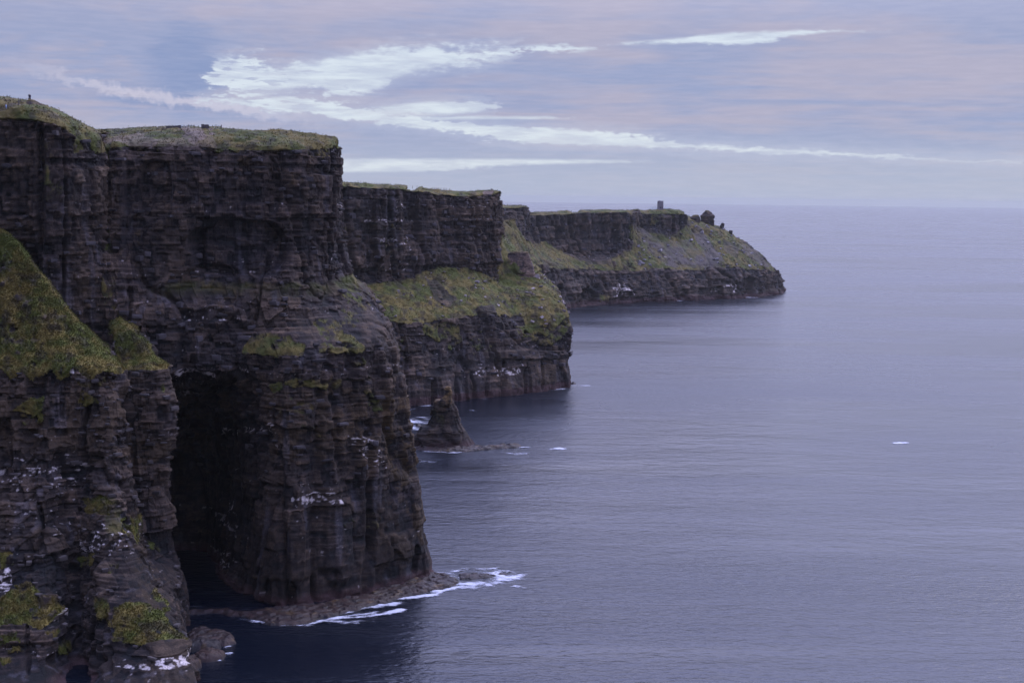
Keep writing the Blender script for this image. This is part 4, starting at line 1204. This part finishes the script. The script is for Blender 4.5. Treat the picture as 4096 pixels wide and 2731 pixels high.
foam([([(1230, 2497), (1290, 2480), (1400, 2462), (1500, 2450)], 1.6, 0.9), ([(1390, 2447), (1440, 2432), (1520, 2420), (1590, 2412)], 2.0, 0.8), ([(1350, 2470), (1420, 2468), (1500, 2460), (1560, 2450), (1610, 2438)], 1.5, 1.1),
      ([(1130, 2500), (1200, 2500), (1260, 2492)], 1.2, 0.8), ([(1600, 2394), (1680, 2386), (1740, 2378), (1770, 2362)], 1.6, 1.0), ([(1330, 2484), (1420, 2488), (1490, 2480)], 1.5, 0.3),
      ([(960, 2476), (1000, 2482), (1050, 2490)], 1.0, 0.4), ([(1740, 2366), (1810, 2354), (1850, 2345)], 1.8, 1.0)], 5, 'white surf breaking along the rock shelf of the nearest headland')
foam([([(1840, 2336), (1900, 2336), (1980, 2326), (2040, 2312), (2080, 2302)], 3.2, 0.7), ([(1790, 2292), (1830, 2282), (1900, 2276), (1980, 2278), (2030, 2284), (2060, 2292)], 3.0, 0.55), ([(1990, 2292), (2000, 2305), (2030, 2312)], 3.0, 0.9),
      ([(1760, 2300), (1820, 2304), (1850, 2312)], 2.0, 0.6), ([(2040, 2298), (2085, 2295)], 2.0, 0.4), ([(2060, 2344), (2100, 2350), (2140, 2358)], 2.0, 0.35), ([(1850, 2350), (1900, 2352)], 2.5, 0.4), ([(1745, 2296), (1790, 2284)], 2.0, .5)], 8, 'white foam swirling round the tidal reef')
foam([([(1640, 1684), (1660, 1690), (1690, 1690)], 7, 0.8), ([(1634, 1700), (1650, 1712), (1668, 1718)], 5, 0.9), ([(1700, 1672), (1725, 1678)], 4, 0.5), ([(1630, 1672), (1650, 1668)], 3, 0.3)], 12, 'white water between the nearest headland and the sea stack', 0.5)
foam([([(1700, 1806), (1820, 1812), (1840, 1810)], 1.6, 0.5), ([(1930, 1790), (1990, 1786), (2040, 1784)], 2.4, 0.7), ([(1975, 1808), (2020, 1812), (2060, 1816), (2100, 1812)], 1.5, 0.25), ([(2080, 1790), (2110, 1790)], 1.5, .5), ([(1690, 1846), (1740, 1848)], 1.6, 0.45), ([(1806, 1810), (1822, 1811)], 1.5, .9)], 15, 'thin foam lines round the foot of the sea stack and its ledge', 0.4)
foam([([(2206, 1796), (2230, 1796), (2265, 1796)], 1.6, 0.5), ([(2210, 1796), (2300, 1798)], 1.6, 0.3), ([(2232, 1793), (2248, 1796)], 2.0, 1.2)], 18, 'small white wave breaking alone in open water right of the sea stack', 0.4)
foam([([(2116, 1566), (2160, 1562), (2220, 1559), (2250, 1556)], 2.6, 0.75), ([(2292, 1541), (2320, 1542), (2350, 1543)], 2.2, 0.9), ([(1832, 1600), (1870, 1598), (1900, 1592)], 1.8, 0.3), ([(1685, 1626), (1725, 1622)], 2, 0.3), ([(1880, 1640), (1896, 1643)], 1.4, .25), ([(1640, 1640), (1680, 1632)], 2, .3), ([(2215, 1573), (2240, 1573)], 2, .4), ([(1925, 1594), (1940, 1596)], 1.2, .3)], 21, 'broken white surf line along the foot of the middle headland', 0.6)
foam([([(3582, 1772), (3598, 1772), (3620, 1770)], 1.9, 1.5), ([(3490, 1771), (3530, 1771), (3570, 1772)], 1.6, 0.22), ([(3600, 1769), (3612, 1770)], 1.6, 1.3)], 24, 'lone white splash far out on the open water at the right', 0.3)
foam([([(2308, 1219), (2330, 1219)], 4, 0.8), ([(2682, 1203), (2720, 1203)], 5, 0.8), ([(2750, 1200), (2780, 1199)], 5, 0.8), ([(2982, 1190), (3015, 1190)], 6, 0.9), ([(3150, 1163), (3190, 1165)], 5, 0.4), ([(3055, 1183), (3075, 1183)], 4, 0.3), ([(2345, 1220), (2375, 1220)], 3, .3)], 27, 'faint white surf along the foot of the farthest headland', 1.0)
foam([([(790, 2520), (815, 2524)], 0.8, 1.0), ([(795, 2640), (870, 2655)], 0.8, 0.3), ([(860, 2640), (875, 2640)], 0.7, 1.3), ([(900, 2590), (950, 2576)], 0.8, 0.5), ([(900, 2615), (925, 2612)], 0.8, 0.6), ([(990, 2440), (760, 2428)], 1.0, 0.1)], 30, 'flecks of foam round the brown rocks under the buttress', 0.2, 0.0)

# ================================================================== tower and its fence
M_STONE = mat_plain('tower_stone', (0.20, 0.18, 0.19), 0.9, 0.35, 1.2)
M_DARK = mat_plain('opening_shade', (0.02, 0.02, 0.024), 0.9, 0.1)  # near-black colour standing for the shade inside the tower openings
M_RAIL = mat_plain('pale_blue_steel', (0.42, 0.55, 0.62), 0.5, 0.1)
M_WOOD = mat_plain('weathered_wood', (0.12, 0.10, 0.095), 0.9, 0.3)
M_SLAB = mat_plain('dark_flagstone', (0.075, 0.065, 0.07), 0.8, 0.3)


def box_v(x0, x1, y0, y1, z0, z1):
    v = [(x0, y0, z0), (x1, y0, z0), (x1, y1, z0), (x0, y1, z0), (x0, y0, z1), (x1, y0, z1), (x1, y1, z1), (x0, y1, z1)]
    f = [(0, 3, 2, 1), (4, 5, 6, 7), (0, 1, 5, 4), (1, 2, 6, 5), (2, 3, 7, 6), (3, 0, 4, 7)]
    return v, f


def boxes(name, lst, mat, parent, jit=0.0, seed=0):
    r = random.Random(seed)
    V, F_ = [], []
    for b in lst:
        v, f = box_v(*b)
        n0 = len(V)
        V += [tuple(c + r.uniform(-jit, jit) for c in p) for p in v]
        F_ += [tuple(i + n0 for i in q) for q in f]
    me_ = bpy.data.meshes.new(name)
    me_.from_pydata(V, [], F_)
    me_.update()
    me_.materials.append(mat)
    o = bpy.data.objects.new(name, me_)
    COL.objects.link(o)
    o.parent = parent
    return o


def ground_z(G, x, y, rmax=6.0):
    q = G.reshape(-1, 3)
    d = (q[:, 0] - x) ** 2 + (q[:, 1] - y) ** 2
    k = np.argsort(d)[:5]
    return float(q[k, 2].max())


tb = at(2641, 836, 1934)
tx, ty = tb[0], tb[1]
tz = min(ground_z(g4, tx, ty), tb[2] + 1.5)
tz = tb[2]
tow = thing('stone_tower', (tx, ty, tz), 'square ruined stone watchtower standing on the farthest headland', 'tower', rz=math.radians(10))
hw_, hh_ = 3.25, 10.6
# walls with a window and a doorway left open, built course by course
rr = random.Random(4)
zc_ = -1.5
while zc_ < hh_ - 0.01:
    ht = 1.1 if zc_ + 1.1 < hh_ - 0.3 else hh_ - zc_
    sc_ = 1.0 + 0.045 * (1 - (zc_ + 1.5) / (hh_ + 1.5))
    w_ = hw_ * sc_
    if 0.5 <= zc_ + ht / 2 <= 2.9:
        segs = [(-w_, -1.45), (0.4, 1.35), (2.25, w_)]
    elif 5.2 <= zc_ + ht / 2 <= 6.3:
        segs = [(-w_, 1.0), (1.8, w_)]
    else:
        segs = [(-w_, w_)]
    zz1 = zc_ + ht - (0.03)
    lst = [(a_, b2, -w_, -w_ + 1.1, zc_, zz1) for a_, b2 in segs]
    lst += [(-w_, w_, w_ - 1.1, w_, zc_, zz1), (-w_, -w_ + 1.1, -w_ + 1.102, w_ - 1.102, zc_, zz1), (w_ - 1.1, w_, -w_ + 1.102, w_ - 1.102, zc_, zz1)]
    boxes('stone_course', lst, M_STONE, tow, 0.03, int(zc_ * 10))
    zc_ += ht
boxes('interior_shade', [(-2.2, 2.2, -2.2, 2.2, -1.4, 4.4)], M_DARK, tow)  # near-black block filling the inside, stands for the unlit interior behind the doorway
boxes('bartizan', [(-4.15, -2.0, -4.0, -1.9, 8.0, 10.7), (-3.95, -2.3, -3.8, -2.2, 7.5, 8.0), (-3.7, -2.6, -3.6, -2.5, 7.1, 7.5)], M_STONE, tow, 0.05, 2)
boxes('broken_parapet', [(-3.0, -2.0, -3.3, -2.3, 10.7, 11.4), (-1.6, 0.2, -3.3, -2.3, 10.62, 11.0), (-0.9, -0.2, -3.2, -2.4, 11.0, 11.2), (0.6, 3.2, -3.3, -2.3, 10.62, 10.75), (2.2, 3.2, -2.2, 3.0, 10.62, 10.8)], M_STONE, tow, 0.06, 3)

fn = thing('metal_fence', (tx, ty, tz), 'pale blue upright-bar fence on both sides of the stone tower', 'fence')
fy = 5.0
for k in range(9):
    x = -13.0 + k * 26.0 / 8
    zb = ground_z(g4, tx + x, ty + fy) - tz
    zb = max(-1.5, min(0.6, zb)) * 0.3
    boxes('post', [(x - 0.07, x + 0.07, fy - .07, fy + .07, zb - 1.0, zb + 2.4)], M_RAIL, fn)
boxes('rail', [(-13.0, 13.0, fy - 0.12, fy - 0.075, 2.15, 2.27)], M_RAIL, fn)
boxes('rail', [(-13.0, 13.0, fy - 0.12, fy - 0.075, 0.35, 0.47)], M_RAIL, fn)
proto = None
for k in range(86):
    x = -12.85 + k * 0.302
    if proto is None:
        proto = boxes('fence_bar', [(-0.035, 0.035, -.03, .03, -0.6, 2.4)], M_RAIL, fn)
        ob = proto
    else:
        ob = proto.copy()
        COL.objects.link(ob)
    ob.location = (x, fy, 0)

# ================================================================== wire fences on the middle headland
M_WIRE = mat_plain('fence_wire', (0.25, 0.25, 0.27), 0.5, 0.1)


def post_fence(pxs, skyline, depth, label, h=1.35):
    pts = []
    for p in pxs:
        b = at(p, np.interp(p, [q[0] for q in skyline], [q[1] for q in skyline]), depth + 0.11 * (p - pxs[0]))
        pts.append(b)
    o = thing('post_fence', tuple(pts[0]), label, 'fence')
    pr = None
    o0 = pts[0]
    for b in pts:
        hh = h * random.uniform(0.85, 1.15)
        if pr is None:
            pr = boxes('fence_post', [(-0.11, 0.11, -.11, .11, -1.2, h)], M_WOOD, o)
            ob = pr
        else:
            ob = pr.copy(); COL.objects.link(ob)
        ob.location = tuple(b - o0)
        ob.rotation_euler = (random.uniform(-.06, .06), random.uniform(-.08, .08), 0)
    for zz_ in (0.5, 1.1):
        V, F_ = [], []
        for b in pts:
            q = b - o0
            V += [(q[0], q[1], q[2] + zz_ - .015), (q[0], q[1], q[2] + zz_ + .015), (q[0], q[1] + .03, q[2] + zz_)]
        for i in range(len(pts) - 1):
            for a_ in range(3):
                c_ = (a_ + 1) % 3
                F_.append((3 * i + a_, 3 * i + c_, 3 * i + 3 + c_, 3 * i + 3 + a_))
        me_ = bpy.data.meshes.new('wire'); me_.from_pydata(V, [], F_); me_.update(); me_.materials.append(M_WIRE)
        w = bpy.data.objects.new('wire', me_); COL.objects.link(w); w.parent = o
    return o


sky3 = [(1369, 729), (1426, 729), (1484, 738), (1599, 741), (1610, 747), (1713, 750), (1733, 757), (1796, 761), (1860, 762)]
post_fence([1432, 1443, 1454, 1465, 1476, 1487, 1498, 1508, 1519, 1530, 1540, 1551, 1562], sky3, 946, 'thin post and wire fence on the left part of the middle headland skyline')
post_fence([1616, 1630, 1650, 1668, 1690], sky3, 962, 'row of sparse low fence posts between the two longer fences on the middle headland', 0.8)
post_fence([1731, 1739, 1746, 1754, 1764, 1774, 1779, 1785, 1799], sky3, 978, 'short row of fence posts on the right part of the middle headland skyline')

# ================================================================== walls, rails and posts on the nearest headland
def slab_wall(p0, p1, depth, h, label, n, dark=M_SLAB):
    a, b = at(p0[0], p0[1], depth), at(p1[0], p1[1], depth)
    o = thing('flagstone_wall', tuple(a), label, 'wall')
    d = b - a
    L = float(np.hypot(d[0], d[1]))
    wd = L / n
    r = random.Random(int(p0[0]))
    for k in range(n):
        x0 = k * wd
        z0 = d[2] * (k + .5) / n
        ob = boxes('stone_slab', [(x0 + .02, x0 + wd - .02, -.06, .06, z0 - 1.6, z0 + h + r.uniform(-.06, .06))], dark, o, 0.015, k)
    return o


def rail(pts, label, depth, r_=0.03, n_post=None, mat=M_RAIL, name='handrail'):
    """pts: list of (px, py_top, py_base)"""
    tops = [at(p[0], p[1], depth) for p in pts]
    bases = [at(p[0], p[2], depth) for p in pts]
    o0 = bases[0]
    o = thing(name, tuple(o0), label, 'handrail')
    for t_, b_ in zip(tops, bases):
        q0, q1 = b_ - o0, t_ - o0
        boxes('post', [(q1[0] - r_, q1[0] + r_, -r_, r_, q0[2] - 0.8, q1[2])], mat, o)
    for f_ in (1.0, 0.5):
        V, F_ = [], []
        for t_, b_ in zip(tops, bases):
            q = (b_ + (t_ - b_) * f_) - o0
            V += [(q[0], q[1] - r_, q[2] - r_), (q[0], q[1] + r_, q[2] - r_), (q[0], q[1] + r_, q[2] + r_), (q[0], q[1] - r_, q[2] + r_)]
        for i in range(len(tops) - 1):
            for a_ in range(4):
                c_ = (a_ + 1) % 4
                F_.append((4 * i + a_, 4 * i + c_, 4 * i + 4 + c_, 4 * i + 4 + a_))
        me_ = bpy.data.meshes.new('rail'); me_.from_pydata(V, [], F_); me_.update(); me_.materials.append(mat)
        w = bpy.data.objects.new('rail', me_); COL.objects.link(w); w.parent = o
    return o


slab_wall((664, 513), (690, 513), 486, 0.65, 'short low dark flagstone wall left of the stair rails', 4)
slab_wall((691, 512), (724, 509), 486, 0.65, 'dark flagstone wall joining the left stair rail', 6)
slab_wall((805, 505), (836, 507), 487, 0.65, 'dark flagstone block wall right of the stair rails on the skyline', 6)
rail([(713, 511, 519), (724, 502, 512), (728, 499, 511), (738, 500, 513)], 'left pale blue stair rail on the grassy top of the nearest headland', 487)
rail([(741, 507, 514), (748, 498, 511), (758, 499, 511)], 'right pale blue stair rail sloping up beside the flagstone steps', 487)
rail([(758, 500, 507), (768, 501, 508)], 'short thin handrail just right of the stair on the skyline', 489)
rail([(858, 500, 509), (867, 500, 510), (876, 501, 511), (886, 502, 511)], 'low pale rail near the dark post on the nearest headland skyline', 490)


def single_post(px, top, base_, depth, label, r_=0.09):
    a, b = at(px, base_, depth), at(px, top, depth)
    o = thing('wooden_post', tuple(a), label, 'post')
    boxes('shaft', [(-r_, r_, -r_, r_, -0.8, b[2] - a[2])], M_WOOD, o)
    return o


single_post(886, 500, 510, 489, 'dark square post at the right end of the low pale rail', 0.12)
single_post(76, 393, 415, 447, 'tallest weathered post beside the pale path near the two walkers')
single_post(72.5, 401, 414, 447, 'shorter weathered post just left of the tallest one by the pale path')
single_post(82.5, 395, 410, 450, 'thin weathered post right of the tallest one by the pale path')
single_post(60.5, 412, 420, 446, 'short grey post in the grass below the left hump')
single_post(692, 501, 508, 489, 'stub of a post behind the flagstone wall', 0.07)
single_post(776, 499, 507, 492, 'stub of a post on the skyline between stair and block wall', 0.07)
single_post(426, 519, 524, 500, 'tiny post at the far left of the plateau skyline', 0.08)

# humps on the skyline of the near left top (grass over earth)
def hump(rows, depth, label, seed, dark=0.2):
    return pinnacle('grassy_hump', rows, depth, 1.2, label, 'mound', 0.5, seed, M_ROCK1, 60, 0.18, grassy=0.95, zbase=at(0, rows[0][0] + 12, depth)[2], squareness=2.2)


hump([(430, -60, 96), (412, -40, 86), (404, -30, 78), (398, -20, 70), (393, -10, 62), (391, 5, 50)], 453, 'rounded grassy hump at the left edge of the near cliff top', 41)
hump([(424, 88, 165), (412, 98, 150), (404, 102, 135), (398, 103, 122), (395, 104, 112), (393, 105, 108)], 450, 'sharp earth mound where the two walkers stand', 45)
hump([(536, 640, 830), (524, 660, 812), (516, 690, 790), (511, 705, 765)], 484, 'low worn mound carrying the stair rails on the plateau', 47)

# ================================================================== people
M_SKIN = mat_plain('skin', (0.42, 0.27, 0.2), 0.6, 0.05)
M_HAIR = mat_plain('dark_hair', (0.03, 0.022, 0.018), 0.7, 0.1)
CLOTH = {}


def cloth(nm, c):
    if nm not in CLOTH:
        CLOTH[nm] = mat_plain(nm, c, 0.85, 0.1, 8)
    return CLOTH[nm]


def skin_mesh(name, verts, edges, radii, mat, parent, root=0, levels=1):
    me_ = bpy.data.meshes.new(name)
    me_.from_pydata(verts, edges, [])
    me_.update()
    o = bpy.data.objects.new(name, me_)
    COL.objects.link(o)
    sk = o.modifiers.new('skin', 'SKIN')
    for i, r_ in enumerate(radii):
        me_.skin_vertices[0].data[i].radius = r_ if isinstance(r_, tuple) else (r_, r_)
    me_.skin_vertices[0].data[root].use_root = True
    ss = o.modifiers.new('sub', 'SUBSURF'); ss.levels = levels; ss.render_levels = levels
    dg = bpy.context.evaluated_depsgraph_get()
    ev = o.evaluated_get(dg)
    nm = bpy.data.meshes.new_from_object(ev)
    o.modifiers.clear()
    o.data = nm
    nm.materials.clear(); nm.materials.append(mat)
    nm.polygons.foreach_set('use_smooth', [True] * len(nm.polygons))
    o.parent = parent
    return o


def person(loc, label, top, legs, akimbo=False, rz=0.0, scale=1.0, hair=M_HAIR, hat=None):
    p = thing('person', loc, label, 'person', rz=rz)
    p.scale = (scale,) * 3
    eL = (-0.36, -0.02, 1.14) if akimbo else (-0.27, 0.02, 1.14)
    hL = (-0.18, -0.08, 1.0) if akimbo else (-0.27, -0.06, 0.88)
    eR, hR = (0.27, 0.02, 1.13), (0.26, -0.08, 0.88)
    v = [(0, 0, 0.95), (0, 0, 1.15), (0, 0, 1.38), (0, 0, 1.50), (0, 0.0, 1.60), (0, -0.01, 1.70),
         (-0.19, 0, 1.42), eL, hL, (0.19, 0, 1.42), eR, hR,
         (-0.10, 0, 0.90), (-0.11, -0.02, 0.50), (-0.12, 0.02, 0.09), (-0.13, -0.14, 0.04),
         (0.10, 0, 0.90), (0.12, -0.02, 0.50), (0.13, 0.02, 0.09), (0.14, -0.14, 0.04), (0, -0.10, 1.62)]
    e = [(0, 1), (1, 2), (2, 3), (3, 4), (4, 5), (2, 6), (6, 7), (7, 8), (2, 9), (9, 10), (10, 11), (0, 12), (12, 13), (13, 14), (14, 15), (0, 16), (16, 17), (17, 18), (18, 19), (4, 20)]
    r = [(.14, .10), (.12, .09), (.15, .10), .055, (.085, .10), (.07, .08), .055, .042, .03, .055, .042, .03, .085, .06, .045, .035, .085, .06, .045, .035, .02]
    skin_mesh('body', v, e, r, M_SKIN, p)
    jv = [v[0], v[1], v[2], (0, 0, 1.47), v[6], v[7], tuple(np.array(v[7]) * .15 + np.array(v[8]) * .85), v[9], v[10], tuple(np.array(v[10]) * .15 + np.array(v[11]) * .85), (0, 0, 0.86)]
    je = [(0, 1), (1, 2), (2, 3), (2, 4), (4, 5), (5, 6), (2, 7), (7, 8), (8, 9), (0, 10)]
    jr = [(.18, .13), (.16, .12), (.18, .13), .08, .08, .06, .05, .08, .06, .05, (.18, .13)]
    skin_mesh('jacket', jv, je, jr, top, p)
    tv = [(0, 0, .97), v[12], v[13], (-0.12, 0.02, .12), v[16], v[17], (0.13, .02, .12)]
    skin_mesh('trousers', tv, [(0, 1), (1, 2), (2, 3), (0, 4), (4, 5), (5, 6)], [(.165, .12), .11, .085, .07, .11, .085, .07], legs, p)
    skin_mesh('shoe', [(-.12, .05, .05), (-.13, -.16, .045)], [(0, 1)], [.06, .045], M_HAIR, p)
    skin_mesh('shoe', [(.13, .05, .05), (.14, -.16, .045)], [(0, 1)], [.06, .045], M_HAIR, p)
    skin_mesh('hair', [(0, 0.03, 1.66), (0, 0.02, 1.735)], [(0, 1)], [(.095, .105), (.07, .08)], hair, p)
    if hat is not None:
        skin_mesh('cap', [(0, 0.0, 1.71), (0, 0.0, 1.79)], [(0, 1)], [(.12, .13), (.09, .1)], hat, p)
    return p


pa = at(117.0, 398.5, 446); pb = at(121.0, 400, 446)
person(tuple(pa), 'left one of two walkers on the mound, dark jacket, hand on hip', cloth('dark_teal_jacket', (.02, .045, .055)), cloth('dark_trousers', (.02, .025, .04)), True, 0.2)
person(tuple(pb), 'right one of two walkers on the mound, purplish dark clothes', cloth('dark_purple_jacket', (.045, .02, .06)), cloth('dark_purple_trousers', (.04, .015, .045)), False, -0.3, 0.97)
pc = at(25, 437, 443)
person(tuple(pc), 'person in pale blue top and white cap in the grass at far left', cloth('pale_blue_top', (.35, .45, .6)), cloth('blue_trousers', (.15, .2, .3)), False, 1.0, 0.9, hat=cloth('white_cap', (.8, .8, .78)))
pd_ = at(1964.5, 762.5, 1000); pe = at(1968, 762.5, 1000)
person(tuple(pd_), 'taller of two tiny walkers on the tip of the middle headland', cloth('navy_coat', (.02, .025, .05)), cloth('dark_trousers', (.02, .025, .04)), False, 0.3)
person(tuple(pe), 'smaller of two tiny walkers on the tip of the middle headland', cloth('grey_coat', (.1, .1, .12)), cloth('dark_trousers', (.02, .025, .04)), False, -0.3, 0.85)

# ================================================================== loose rock blocks
def block_mesh(seed, flat=0.5, jag=0.16):
    r = np.random.default_rng(seed)
    v, f = box_v(-.5, .5, -.5, .5, -.5 * flat, .5 * flat)
    v = np.array(v) + r.normal(0, jag * 0.4, (8, 3)) * np.array([1, 1, flat])
    V = list(map(tuple, v))
    # cut corners: add a face centre raised a little on each side for a broken look
    F_ = []
    for q in f:
        c = np.mean([V[i] for i in q], axis=0)
        c = c * (1 + r.uniform(0.0, 0.18))
        V.append(tuple(c))
        k = len(V) - 1
        for i in range(4):
            F_.append((q[i], q[(i + 1) % 4], k))
    me_ = bpy.data.meshes.new('rock_block')
    me_.from_pydata(V, [], F_)
    me_.update()
    at_ = me_.color_attributes.new('tint', 'FLOAT_COLOR', 'POINT')
    return me_


def tint_mesh(me_, col, mat):
    me_ = me_.copy()
    n = len(me_.vertices)
    c4 = np.ones((n, 4), dtype=np.float32); c4[:, :3] = col
    me_.color_attributes['tint'].data.foreach_set('color', c4.ravel())
    me_.materials.append(mat)
    return me_


BM = [block_mesh(i, 0.45 + 0.1 * (i % 3)) for i in range(5)]


def wall_blocks(parent, G, N, gm, n, smin, smax, zlo, zhi, seed, mat, pxr, pyr, colr):
    r = np.random.default_rng(seed)
    q, w = project(G)
    view = -(((G - C0) / np.linalg.norm(G - C0, axis=2, keepdims=True)) * N).sum(axis=2)
    ok = (gm < 0.3) & (np.abs(N[..., 2]) < 0.6) & (G[..., 2] > zlo) & (G[..., 2] < zhi) & (q > pxr[0]) & (q < pxr[1]) & (w > pyr[0]) & (w < pyr[1]) & (view > 0.15)
    idx = np.flatnonzero(ok.ravel())
    idx = r.choice(idx, size=min(n, len(idx)), replace=False)
    ms = [tint_mesh(BM[i % 5], colr * k, mat) for i, k in enumerate((0.8, 1.0, 1.25, 0.65, 1.5, 1.1))]
    Gf, Nf = G.reshape(-1, 3), N.reshape(-1, 3)
    for k, i in enumerate(idx):
        o = bpy.data.objects.new('rock_block', ms[k % len(ms)])
        COL.objects.link(o)
        sz = r.uniform(smin, smax)
        nn = Nf[i]
        o.location = tuple(Gf[i] + nn * sz * 0.08)
        o.rotation_euler = (r.normal(0, .05), r.normal(0, .05), math.atan2(nn[1], nn[0]) + r.normal(0, .25))
        o.scale = (sz * 0.8, sz * r.uniform(0.7, 1.7), sz * r.uniform(0.5, 1.4))
        o.parent = parent


wall_blocks(cliff1, g1, n1, gm1, 290, 0.9, 2.3, 30, 150, 1, M_ROCK1, (0, 1640), (480, 1950), np.array([0.10, 0.085, 0.085]) * 0.5)
wall_blocks(cliff2, g2_, n2_, gm2, 220, 0.7, 1.8, 5, 78, 2, M_ROCK1, (0, 800), (1480, 2731), np.array([0.115, 0.095, 0.088]) * 0.5)
wall_blocks(cliff3, g3, n3, gm3, 200, 1.4, 3.2, 15, 132, 3, M_ROCK3, (1380, 2300), (760, 1560), np.array([0.10, 0.085, 0.09]) * 0.5)
wall_blocks(cliff4, g4, n4, gm4, 110, 2.2, 4.5, 8, 112, 4, M_ROCK4, (2020, 3130), (850, 1180), np.array([0.08, 0.07, 0.08]) * 0.5)


def slope_boulders(G, N, gm, n, smin, smax, seed, mat, pxr, pyr, label, group, colr, poly=None):
    r = np.random.default_rng(seed)
    q, w = project(G)
    ok = (gm > 0.5) & (q > pxr[0]) & (q < pxr[1]) & (w > pyr[0]) & (w < pyr[1])
    if poly is not None:
        ok &= inpoly(q, w, poly)
    idx = np.flatnonzero(ok.ravel())
    idx = r.choice(idx, size=min(n, len(idx)), replace=False)
    ms = [tint_mesh(BM[i % 5], colr * k, mat) for i, k in enumerate((0.8, 1.0, 1.2, 1.6, 0.6))]
    Gf = G.reshape(-1, 3)
    for k, i in enumerate(idx):
        o = bpy.data.objects.new('boulder', ms[k % len(ms)])
        COL.objects.link(o)
        sz = r.uniform(smin, smax) * (1.6 if r.random() < 0.1 else 1)
        o.location = tuple(Gf[i] + np.array([0, 0, sz * 0.12]))
        o.rotation_euler = (r.normal(0, .3), r.normal(0, .3), r.uniform(0, 6.28))
        o.scale = (sz, sz * r.uniform(.6, 1.2), sz * r.uniform(.6, 1.3))
        props(o, label, 'boulder', None, group)


slope_boulders(g3, n3, gm3, 60, 1.0, 2.4, 6, M_ROCK3, (2060, 2290), (1100, 1300), 'pale boulder scattered on the outer green slope of the middle headland', 'boulders on the outer slope of the middle headland', np.array([.24, .2, .19]))
slope_boulders(g3, n3, gm3, 40, 0.9, 1.8, 7, M_ROCK3, (1400, 2000), (1070, 1270), 'boulder fallen below the upper wall of the middle headland', 'boulders under the upper wall of the middle headland', np.array([.2, .17, .165]))
slope_boulders(g4, n4, gm4, 90, 1.8, 4.2, 8, M_ROCK4, (2540, 3060), (890, 1080), 'pale grey boulder in the scree of the farthest headland', 'boulders in the scree of the farthest headland', np.array([.22, .2, .21]))

# ================================================================== haze
hv, hf = box_v(-45500, 45500, -45500, 45500, -2, 172)
me = bpy.data.meshes.new('haze')
me.from_pydata(hv, [], hf)
me.update()
mh = bpy.data.materials.new('sea_haze')
mh.use_nodes = True
nt = mh.node_tree
for n_ in list(nt.nodes):
    nt.nodes.remove(n_)
vo = nt.nodes.new('ShaderNodeOutputMaterial')
pv = nt.nodes.new('ShaderNodeVolumePrincipled')
pv.inputs['Color'].default_value = (0.62, 0.64, 0.60, 1)
pv.inputs['Density'].default_value = 0.000024
pv.inputs['Anisotropy'].default_value = 0.45
nt.links.new(pv.outputs[0], vo.inputs['Volume'])
me.materials.append(mh)
hz = bpy.data.objects.new('haze', me)
COL.objects.link(hz)
props(hz, 'thin bluish sea haze filling the air over the water', 'haze', 'stuff')
